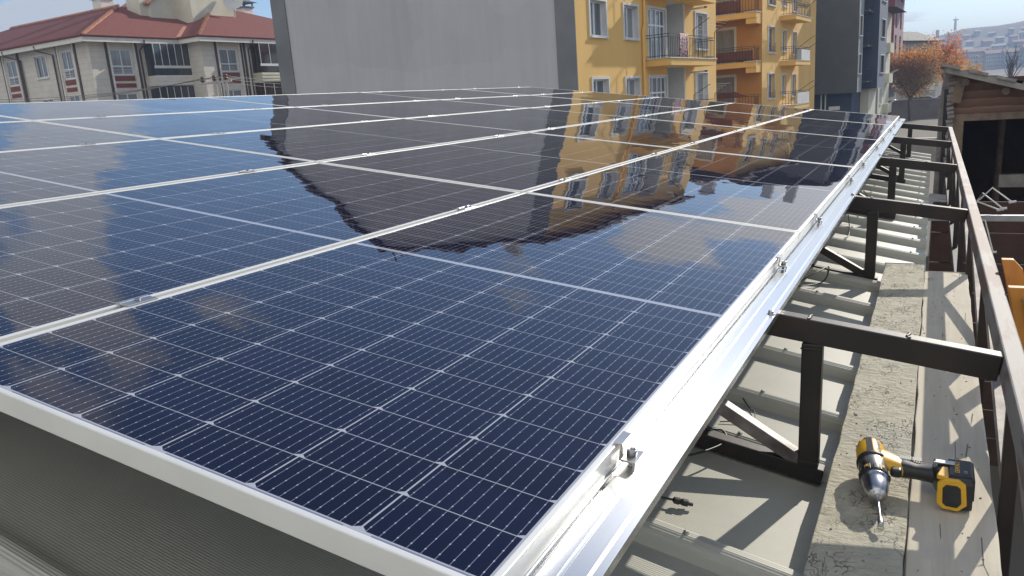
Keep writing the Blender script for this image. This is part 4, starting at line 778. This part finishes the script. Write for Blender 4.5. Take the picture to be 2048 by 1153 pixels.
def chim(x0,x1,y0,y1,z0,z1,mat='house_trim'):
    m=MB(OFF); m.box((x0,y0,z0),(x1,y1,z1)); return m.build('chimney',mat,rf)
chim(-8.0,-6.4,9.0,10.6,8.6,11.3,'cream_render')
m=MB(OFF); m.box((-8.2,11.9,8.0),(-4.2,16.2,11.3)); m.build('stair_tower','cream_render',rf)
m=MB(OFF); m.prism([(9.6,8.6),(11.95,8.6),(11.95,11.4),(9.6,10.0)],-9.4,-6.0,lambda a,b,w:(w,a,b)); m.build('dormer_wall','cream_render',rf)
m=MB(OFF); m.bar((-7.7,9.3,9.9),(-7.7,12.0,11.52),3.7,.14,(0,0,1)); m.build('dormer_roof','ridge_tile',rf)
def cap(x,y,z,s=1.0,pag=True):
    c=chim(x-.5*s,x+.5*s,y-.5*s,y+.5*s,z-2,z); m=MB(OFF)
    m.box((x-.62*s,y-.62*s,z),(x+.62*s,y+.62*s,z+.12)); 
    for a in (-1,1):
        for b in (-1,1): m.box((x+a*.5*s-.05,y+b*.5*s-.05,z+.1),(x+a*.5*s+.05,y+b*.5*s+.05,z+.45))
    r=[(.85,.45),(.45,.62),(.2,.95),(.05,1.35)]; vs=[];fs=[]
    for k,(w,h) in enumerate(r): w*=s; vs+=[(x-w,y-w,z+h),(x+w,y-w,z+h),(x+w,y+w,z+h),(x-w,y+w,z+h)]
    for k in range(3):
        for q in range(4): fs.append([k*4+q,k*4+(q+1)%4,k*4+4+(q+1)%4,k*4+4+q])
    m.add(vs,fs+[[12,13,14,15],[3,2,1,0]]); m.build('cowl','slate_cap',c)
cap(-12.3,9.9,11.0,1.1); cap(-8.0,20.6,10.5); cap(-28,8.5,10.0,1.0)
m=MB(OFF); m.bar((-3.7,15.6,8.9),(-3.5,15.6,10.0),.07,.07,(0,1,0)); m.lathe((-3.5,15.6,10.2),(.55,-.7,.35),[(0,.02),(.02,.35),(.10,.62),(.18,.78)],20,False); m.bar((-3.5,15.6,10.2),(-2.8,14.7,10.6),.03,.03); m.build('satellite_dish','dish_paint',rf)
# ================================================================= UTILITY POLE AND LINES
def uray(dx,dy,l): return Vector((C0.x+dx*l,C0.y+dy*l,0))
C0=co.matrix_world.translation.copy()
UP=empty('utility_pole',(-27.72,24.42,ZB)); tag(UP,'double concrete utility pole with crossarm and three brown insulators','pole')
m=MB(); a=R(29.6); 
for s in (.02,.20,.50): m.tube([(s*math.cos(a),s*math.sin(a),0),(s*math.cos(a),s*math.sin(a),6.3)],.055,8)
m.build('post','pole_concrete',UP); m=MB(); m.bar((-.75*math.cos(a),-.75*math.sin(a),6.28),(.75*math.cos(a),.75*math.sin(a),6.36),.09,.09); m.build('crossarm','pole_concrete',UP)
ins=[]
for s in (-.52,0,.50):
    z=6.34+s*.05; m=MB(); p=Vector((s*math.cos(a),s*math.sin(a),z)); m.lathe(p,(0,0,1),[(0,.02),(.06,.03),(.08,.10),(.14,.10),(.16,.06),(.20,.09),(.26,.08),(.30,.03)],12); m.build('insulator','insulator',UP); ins.append(Vector(UP.location)+p+Vector((0,0,.22)))
for i,p in enumerate(ins):
    for j,(q,s) in enumerate(((Vector((-40,21.5,2.2+.12*i)),'left'),(Vector((-36.5,42,2.6+.35*i)),'right'))):
        o=empty('power_line',p); m=MB(); pts=[]
        for k in range(21): t=k/20; w=(q-p)*t; w.z-=4*t*(1-t)*.25; pts.append(w)
        m.tube(pts,.014,5,False); m.build('wire','wire_grey',o); tag(o,'grey power line from the %s insulator of the utility pole toward the %s'%(('left','middle','right')[i],s),'power line','power lines at the utility pole')
# ================================================================= SHED, RETAINING WALL, YARD
sh=empty('adobe_shed',(.8,16,ZB)); tag(sh,'old adobe and timber shed with sloping board roof and dark open front','building'); so_=(-.8,-16,-ZB)
rs=-.322; zr_=lambda x:.54+(x-.70)*rs
m=MB(so_); m.prism([(.66,-.27),(7,-.22),(7,zr_(7)-.1+.9),(4.2,zr_(4.2)-.1),(.66,zr_(.66)-.10)],16.05,16.35,lambda a,b,w:(a,w,b)); m.build('gable_wall','adobe',sh)
m=MB(so_); m.box((.66,16.02,-.39),(7,16.38,-.265)); m.build('lintel','old_timber',sh)
m=MB(so_); m.box((.67,16.0,ZB),(.875,16.4,-.39)); m.build('corner_post','old_timber',sh)
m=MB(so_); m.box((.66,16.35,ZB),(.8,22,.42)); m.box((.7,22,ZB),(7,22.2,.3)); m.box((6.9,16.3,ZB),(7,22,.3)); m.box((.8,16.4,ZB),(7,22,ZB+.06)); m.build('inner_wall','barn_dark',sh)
m=MB(so_); m.prism([(.55,zr_(.55)-.10),(4.4,zr_(4.4)-.10),(4.4,zr_(4.4)),(.55,zr_(.55))],15.55,22.3,lambda a,b,w:(a,w,b)); m.build('roof','roof_board',sh)
m=MB(so_)
for k in range(9): m.bar((.62+k*.42,15.5,zr_(.62+k*.42)+.025),(.62+k*.42,22.3,zr_(.62+k*.42)+.025),.30,.05,(.3,0,1))
m.build('roof_covering','rubble',sh)
m=MB(so_)
for x in (.86,1.48,2.3,3.2): m.tube([(x,15.75,zr_(x)-.18),(x,21,zr_(x)-.18)],.065,9)
m.build('roof_log','old_timber',sh)
m=MB(so_); m.bar((.72,15.95,-.05),(.80,15.95,.40),.16,.08,(0,1,0)); m.build('bracket','old_timber',sh)
m=MB(so_); r=random.Random(4)
for k in range(36,60):
    z=ZB+k*.075+r.uniform(0,.03); w=r.uniform(.03,.055); x=.645+r.uniform(-.015,.015); m.tube2([Vector((x-.05,15.97+r.uniform(-.03,.03),z)),Vector((x+.06,15.97,z+.02))],[w,w*.9],Vector((1,0,.1)).normalized(),7,True)
m.build('quoin','rubble',sh)
m=MB(so_); m.box((.535,16.0,ZB),(.615,16.1,.20)); m.build('door_post','black_steel',sh)
sw=empty('rubble_wall',(.5,17,ZB)); m=MB((-.5,-17,-ZB)); m.prism([(.42,ZB),(.66,ZB),(.68,.50),(.6,.53),(.53,.45),(.50,.25),(.47,-.1)],16.15,16.9,lambda a,b,w:(a,w,b)); m.build('stonework','rubble',sw); tag(sw,'rough grey rubble wall stub against the left side of the shed','wall')
for k,(x,y,zt) in enumerate(((1.6,18.6,-.1),(2.5,18.2,-.3),(3.4,18.9,-.3))):
    m=MB(so_); m.tube([(x,y,ZB),(x+.05,y,zt)],.07,8); m.build('inner_post','old_timber',sh)
m=MB(so_); m.box((1.55,16.9,-1.72),(3.4,17.1,-1.48)); m.box((1.0,17.6,-2.6),(3.6,17.75,-2.2)); m.build('inner_beam','roof_board',sh)
# items in the yard
def rod(pts,label,nm='bent_rod'):
    o=empty(nm,pts[0]); m=MB(); m.tube([Vector(p)-Vector(pts[0]) for p in pts],.0075,6); m.tube([Vector(pts[-1])-Vector(pts[0])+Vector((-.03,0,0)),Vector(pts[-1])-Vector(pts[0])+Vector((.03,0,.01))],.012,6); m.build('rod','white_trim',o); tag(o,label,'rod','bent rods on the yard bar')
wyd=lambda x,z:(x,8,z)
rod([(.74,8,-.88),(.78,8.0,-.745),(.905,8,-.605),(1.075,8,-.745)],'tallest bent white metal rod above the grey yard bar')
rod([(.76,8.05,-.88),(.785,8.05,-.74),(.83,8.05,-.66),(1.01,8.05,-.815)],'middle bent white metal rod above the grey yard bar')
rod([(.78,8.1,-.88),(.775,8.1,-.74),(.99,8.1,-.835)],'lowest slanting white metal rod just above the yard bar')
rod([(.72,7.93,-.90),(.86,7.93,-.905),(.945,7.93,-1.22)],'bent white rod hanging below the grey yard bar')
o=empty('yard_bar',(.5,8,-.9)); m=MB(); m.box((-.15,-.03,-.02),(5,.03,.035)); m.build('beam','galvanised',o); m=MB(); m.box((4.6,-.04,ZB+.9),(4.7,.04,0)); m.build('post','galvanised',o); tag(o,'long horizontal grey steel bar across the dark yard','bar')
m=MB(); m.box((0,0,0),(4,.03,.6)); o=empty('timber_fence',(.84,9.2,-2.4)); b=MB()
for k in range(9): b.box((-.42,0,-1.6+k*.345),(5,.04,-1.27+k*.345))  # planks below the bar, run on to the left to darken the lit gap
b.build('boards','barn_dark',o); b=MB()
for k in range(4): b.box((-.3+k*1.5,.04,-1.6),(-.2+k*1.5,.12,1.35))
b.build('post','old_timber',o); tag(o,'dark horizontal timber boarding in the shaded yard below the bar','fence')
rw=empty('retaining_wall',(-1.5,95,ZB)); m=MB(); m.bar((-30,1.2,.98),(30,-1.2,.98),.35,1.96); m.build('stonework','wall_stone',rw); m=MB(); m.bar((-30,1.2,1.99),(30,-1.2,1.99),.5,.10); m.build('coping','concrete',rw); tag(rw,'long grey retaining wall below the parked cars','wall')
lw=empty('yard_wall',(-1.5,46,ZB)); m=MB(); m.box((-3.5,-.1,0),(2.6,.1,1.2)); m.build('stonework','concrete',lw); m=MB(); m.box((-3.55,-.14,1.2),(2.65,.14,1.27)); m.build('coping','house_trim',lw); tag(lw,'low grey boundary wall with a pale coping behind the workshop','wall')
lh=empty('lean_to_roof',(-1.2,12.6,-1.6)); m=MB(); m.prism([(0,.25),(2.0,.0),(2.0,-.05),(0,.20)],0,2.2,lambda a,b,w:(a,w,b)); m.build('sheet','roof_board',lh)
for x,y in ((.1,.1),(1.9,.1),(.1,2.1),(1.9,2.1)): m=MB(); m.box((x-.04,y-.04,-2.4),(x+.04,y+.04,.02)); m.build('post','old_timber',lh)
tag(lh,'small sloping metal lean-to beyond the workshop','shelter')
# cars
def car(x,y,body,label,cat='car',van=0,rot=90):
    t=empty('parked_car',(x,y,-3.2),(0,0,R(rot-90))); L,Wd,H=4.3,1.75,1.45+van
    prof=[(-2.15,.35),(-2.15,.80),(-2.0,.92),(-1.15,.98),(-.55,H-.03),(.25,H),(1.2,H-.04),(1.95,.98),(2.13,.92),(2.15,.35),(1.75,.28),(-1.75,.28)]
    m=MB(); m.prism(prof,-Wd/2,Wd/2,lambda a,b,w:(a,w*(1-.16*max(0,(b-.95))/.5),b)); m.build('body',body,t,.05,3)
    m=MB(); g=[(-1.05,1.0),(-.52,H-.10),(.25,H-.07),(1.12,H-.11),(1.72,1.0)]
    for s in (-1,1): m.prism(g,s*(Wd/2-.0),s*(Wd/2+.012),lambda a,b,w:(a,w*(1-.16*max(0,(b-.95))/.5),b))
    m.build('side_window','pane_dark',t)
    for cx in (-1.35,1.35):
        for s in (-1,1):
            m=MB(); m.lathe((cx,s*(Wd/2-.16),.31),(0,s,0),[(0,.2),(.0,.31),(.19,.31),(.20,.27)],18); w=m.build('wheel','rubber_tyre',t)
            m=MB(); m.lathe((cx,s*(Wd/2+.03),.31),(0,s,0),[(0,.19),(.015,.18),(.02,.05)],12); m.build('rim','galvanised',w)
    for s in (-1,1):
        m=MB(); m.box((-2.17,s*.62-.16,.66),(-2.08,s*.62+.16,.78)); m.build('headlight','lamp_glass',t)
    tag(t,label,cat,'cars parked on the street behind the wall'); return t
car(-1.2,99.5,'car_silver','silver car parked behind the retaining wall, under the brown tree'); car(3.6,99.0,'car_dark','dark blue car parked behind the retaining wall below the orange tree'); car(-5.2,102,'car_white','white car parked farther left, half hidden by the pale block'); car(1.6,104.5,'car_white','white car parked in the second line between both autumn trees')
# trees
def tree(loc,h,r,cols,label,seed,nl=2600,crown=.3,leaf=.16,spread=1,cat='tree',name='autumn_tree',upright=False,group=None,fill=0):
    rr=random.Random(seed); t=empty(name,loc,(0,0,rr.uniform(0,6))); m=MB(); tips=[]
    def limb(p,d,L,rad,lv):
        n=4; pts=[p]; q=Vector(p); dd=Vector(d)
        for i in range(n):
            dd=(dd+Vector((rr.uniform(-1,1),rr.uniform(-1,1),rr.uniform(-.3,.8 if upright else .5)))*.16).normalized(); q=q+dd*L/n; pts.append(q.copy())
        m.tube(pts,[rad*(1-.6*i/n) for i in range(n+1)],6,False)
        if lv<=1: tips.extend(pts[1:])
        if lv==0: return
        for k in range(4 if lv>1 else 3):
            s=pts[rr.randint(1,n)]; a=rr.uniform(0,6.28); u=rr.uniform(.35,.8)*(.6 if upright else 1); nd=(dd*math.cos(u)+Vector((math.cos(a),math.sin(a),rr.uniform(-.1,.5)))*math.sin(u)).normalized(); limb(s,nd,L*rr.uniform(.55,.8),rad*.5,lv-1)
    limb(Vector((0,0,0)),Vector((0,0,1)),h*crown,h*.022,0); tips.clear(); b=Vector((0,0,h*crown*.95))
    for k in range(6): 
        a=k*1.05+rr.uniform(-.3,.3); u=rr.uniform(.15,.75)*(.55 if upright else 1); limb(b,Vector((math.cos(a)*math.sin(u),math.sin(a)*math.sin(u),math.cos(u))),h*(1-crown)*.52,h*.013,2)
    m.build('trunk','bark',t); c=MB(); 
    for k in range(nl):
        p=rr.choice(tips)+Vector((rr.gauss(0,1),rr.gauss(0,1),rr.gauss(0,1)))*leaf*1.6*spread
        if fill and rr.random()<fill:
            q=Vector((rr.gauss(0,1),rr.gauss(0,1),rr.gauss(0,1))).normalized()*rr.uniform(.35,1)**.6; p=Vector((q.x*h*.27,q.y*h*.27,h*.62+q.z*h*.33)); p+=Vector((math.sin(p.z*5+k%7),math.sin(p.x*5),math.sin(p.y*6)))*.12
        a=Vector((rr.uniform(-1,1),rr.uniform(-1,1),rr.uniform(-1,1))).normalized(); e=a.orthogonal().normalized(); f=a.cross(e); s=leaf*rr.uniform(.5,1.1)
        zf=(p.z/h); c.cur=min(len(cols)-1,max(0,int(zf*len(cols)+rr.gauss(0,.7)))); c.add([p-e*s*.5,p+f*s*.32,p+e*s*.5,p-f*s*.32],[[0,1,2,3]])
    c.build('crown',cols,t); tag(t,label,cat,group); return t
tree((-1.75,90.5,ZB),7.5,2,['leaf_olive','leaf_gold','leaf_brown','leaf_olive','leaf_brown','leaf_rust','leaf_orange'],'broad brown and olive autumn tree in front of the retaining wall',11,15000,.30,.20,1.5,fill=.28)
tree((1.6,103.5,-3.2),7.6,2,['leaf_gold','leaf_gold','leaf_orange','leaf_orange','leaf_red'],'bright orange and red autumn tree above the parked cars',5,5200,.28,.22,upright=True,fill=.25)
tree((4.6,118,-3.2),5.0,1.4,['leaf_gold','leaf_olive','leaf_gold'],'small yellowing tree right of the orange tree',8,1800,.25,.22,upright=True)
tree((9.2,124,-3.2),6.8,1.4,['leaf_grey'],'nearly bare thin tree above the shed roof',21,90,.25,.14,upright=True)
def bush(loc,r,label,seed):
    rr=random.Random(seed); t=empty('bush',loc); c=MB()
    for k in range(500):
        d=Vector((rr.gauss(0,1),rr.gauss(0,1),abs(rr.gauss(0,1)))).normalized()*r*rr.uniform(.5,1); a=Vector((rr.uniform(-1,1),rr.uniform(-1,1),rr.uniform(-1,1))).normalized(); e=a.orthogonal().normalized()*.22; f=a.cross(e); p=Vector((d.x*1.5,d.y,d.z)); c.add([p-e,p+f*.6,p+e,p-f*.6],[[0,1,2,3]])
    c.build('foliage','leaf_green',t); m=MB(); m.tube([(0,0,-.4),(0,0,r*.5)],.08,6); m.build('stem','bark',t); tag(t,label,'bush')
bush((10.8,128,-3.2+.3),1.5,'dark round bush beside the nearly bare tree',3); bush((31,240,hz(31,240)+2.2),2.4,'lone dark bush on the pale open hillside',6)
# ================================================================= HILLSIDE BLOCKS
def block(x,y,w,d,h,rot,wall,roof,label,nw=6,nf=3,gab=True):
    z=hz(x,y)-1.5; t=empty('hillside_block',(x,y,z),(0,0,R(rot))); H=h+1.5
    m=MB(); m.box((-w/2,-d/2,0),(w/2,d/2,H)); m.build('wall',wall,t)
    m=MB()
    for f in range(nf):
        for k in range(nw):
            cx=-w/2+w*(k+.5)/nw; cz=1.9+h*(f+.35)/nf; m.box((cx-w/nw*.22,-d/2-.06,cz),(cx+w/nw*.22,-d/2,cz+h/nf*.42))
    m.build('window_rows','far_window',t)['kind']='stuff'
    m=MB()
    if gab: m.add([(-w/2-.5,-d/2-.7,H),(w/2+.5,-d/2-.7,H),(w/2+.5,d/2+.7,H),(-w/2-.5,d/2+.7,H),(-w/2-.5,0,H+d*.2),(w/2+.5,0,H+d*.2)],[[0,1,5,4],[2,3,4,5],[1,2,5],[3,0,4],[0,3,2,1]])
    else: m.box((-w/2-.3,-d/2-.3,H),(w/2+.3,d/2+.3,H+.5))
    m.build('roof',roof,t); tag(t,label,'building','apartment blocks on the hazy hillside')
rr=random.Random(2)
for k in range(6): block(12+k*8.9,560-k*5,8.3,10,9.5+rr.uniform(-1,1),6,'far_wall_blue' if k%2 else 'far_wall','far_roof','hazy block with an orange roof, %s from the left in the front row'%ORD[k],7,4)
for k in range(8): block(-8+k*9.2+rr.uniform(-1.5,1.5),630+rr.uniform(-12,12),rr.uniform(5,7.5),8,rr.uniform(4.5,7),rr.uniform(-14,14),'far_wall' if k%3 else 'far_wall_blue','far_roof_pale' if k%2 else 'far_roof','hazy block %s from the left in the middle row'%ORD[k],5,3)
for k in range(9): block(-6+k*9.3+rr.uniform(-2,2),700+rr.uniform(-16,16),rr.uniform(3.6,6),7,rr.uniform(2.6,4.4),rr.uniform(-16,16),'far_wall','far_roof_pale' if k%2 else 'far_roof','small hazy block %s from the left near the hilltop'%ORD[k],4,2)
for k in range(7): block(2+k*9.5+rr.uniform(-2,2),755+rr.uniform(-8,8),rr.uniform(3,4.6),6,rr.uniform(1.8,3),rr.uniform(-16,16),'far_wall_blue','far_roof_pale','tiny hazy block %s from the left on the ridge'%ORD[k],3,2)
for k,(x,y) in enumerate(((-15,520),(-7,470),(-27,500))): block(x,y,9,9,8,5,'far_wall_blue','far_roof_pale','hazy blue block %s in the group at the foot of the hill'%ORD[k],5,4)
zt=hz(13,800); mt=empty('radio_mast',(13.5,800,zt)); m=MB(); m.tube([(0,0,-1),(0,0,8.5)],[1.1,.8],8); m.build('tower','far_roof_pale',mt); m=MB(); m.box((-1.9,-.4,7.4),(2.3,.4,8.4)); m.box((-.2,-.2,8),(.2,.2,10.5)); m.build('antenna','far_roof_pale',mt); tag(mt,'pale radio mast standing on the hilltop','mast')
zt=hz(0,780); mt=empty('water_tower',(.2,780,zt)); m=MB(); m.tube([(0,0,-1),(0,0,5.5)],[1.3,1.3],10); m.build('tank','far_wall',mt); m=MB(); m.lathe((0,0,5.5),(0,0,1),[(0,1.4),(.4,1.2),(.6,.1)],10); m.build('cap','far_roof_pale',mt); tag(mt,'small stubby tower on the left shoulder of the hill','tower')
# ================================================================= HAZE
m=bpy.data.materials.new('haze'); m.use_nodes=True; t=m.node_tree; t.nodes.clear(); o=t.nodes.new('ShaderNodeOutputMaterial'); v=t.nodes.new('ShaderNodeVolumePrincipled'); v.inputs['Color'].default_value=(.52,.69,1,1); v.inputs['Density'].default_value=.0010; v.inputs['Anisotropy'].default_value=.0; t.links.new(v.outputs[0],o.inputs['Volume']); MT['haze']=m
b=MB(); b.box((-1500,-400,ZB-1),(1500,1500,64)); o=b.build('haze','haze'); tag(o,kind='stuff')
S.render.engine='CYCLES'
S.cycles.max_bounces=7; S.cycles.volume_bounces=0
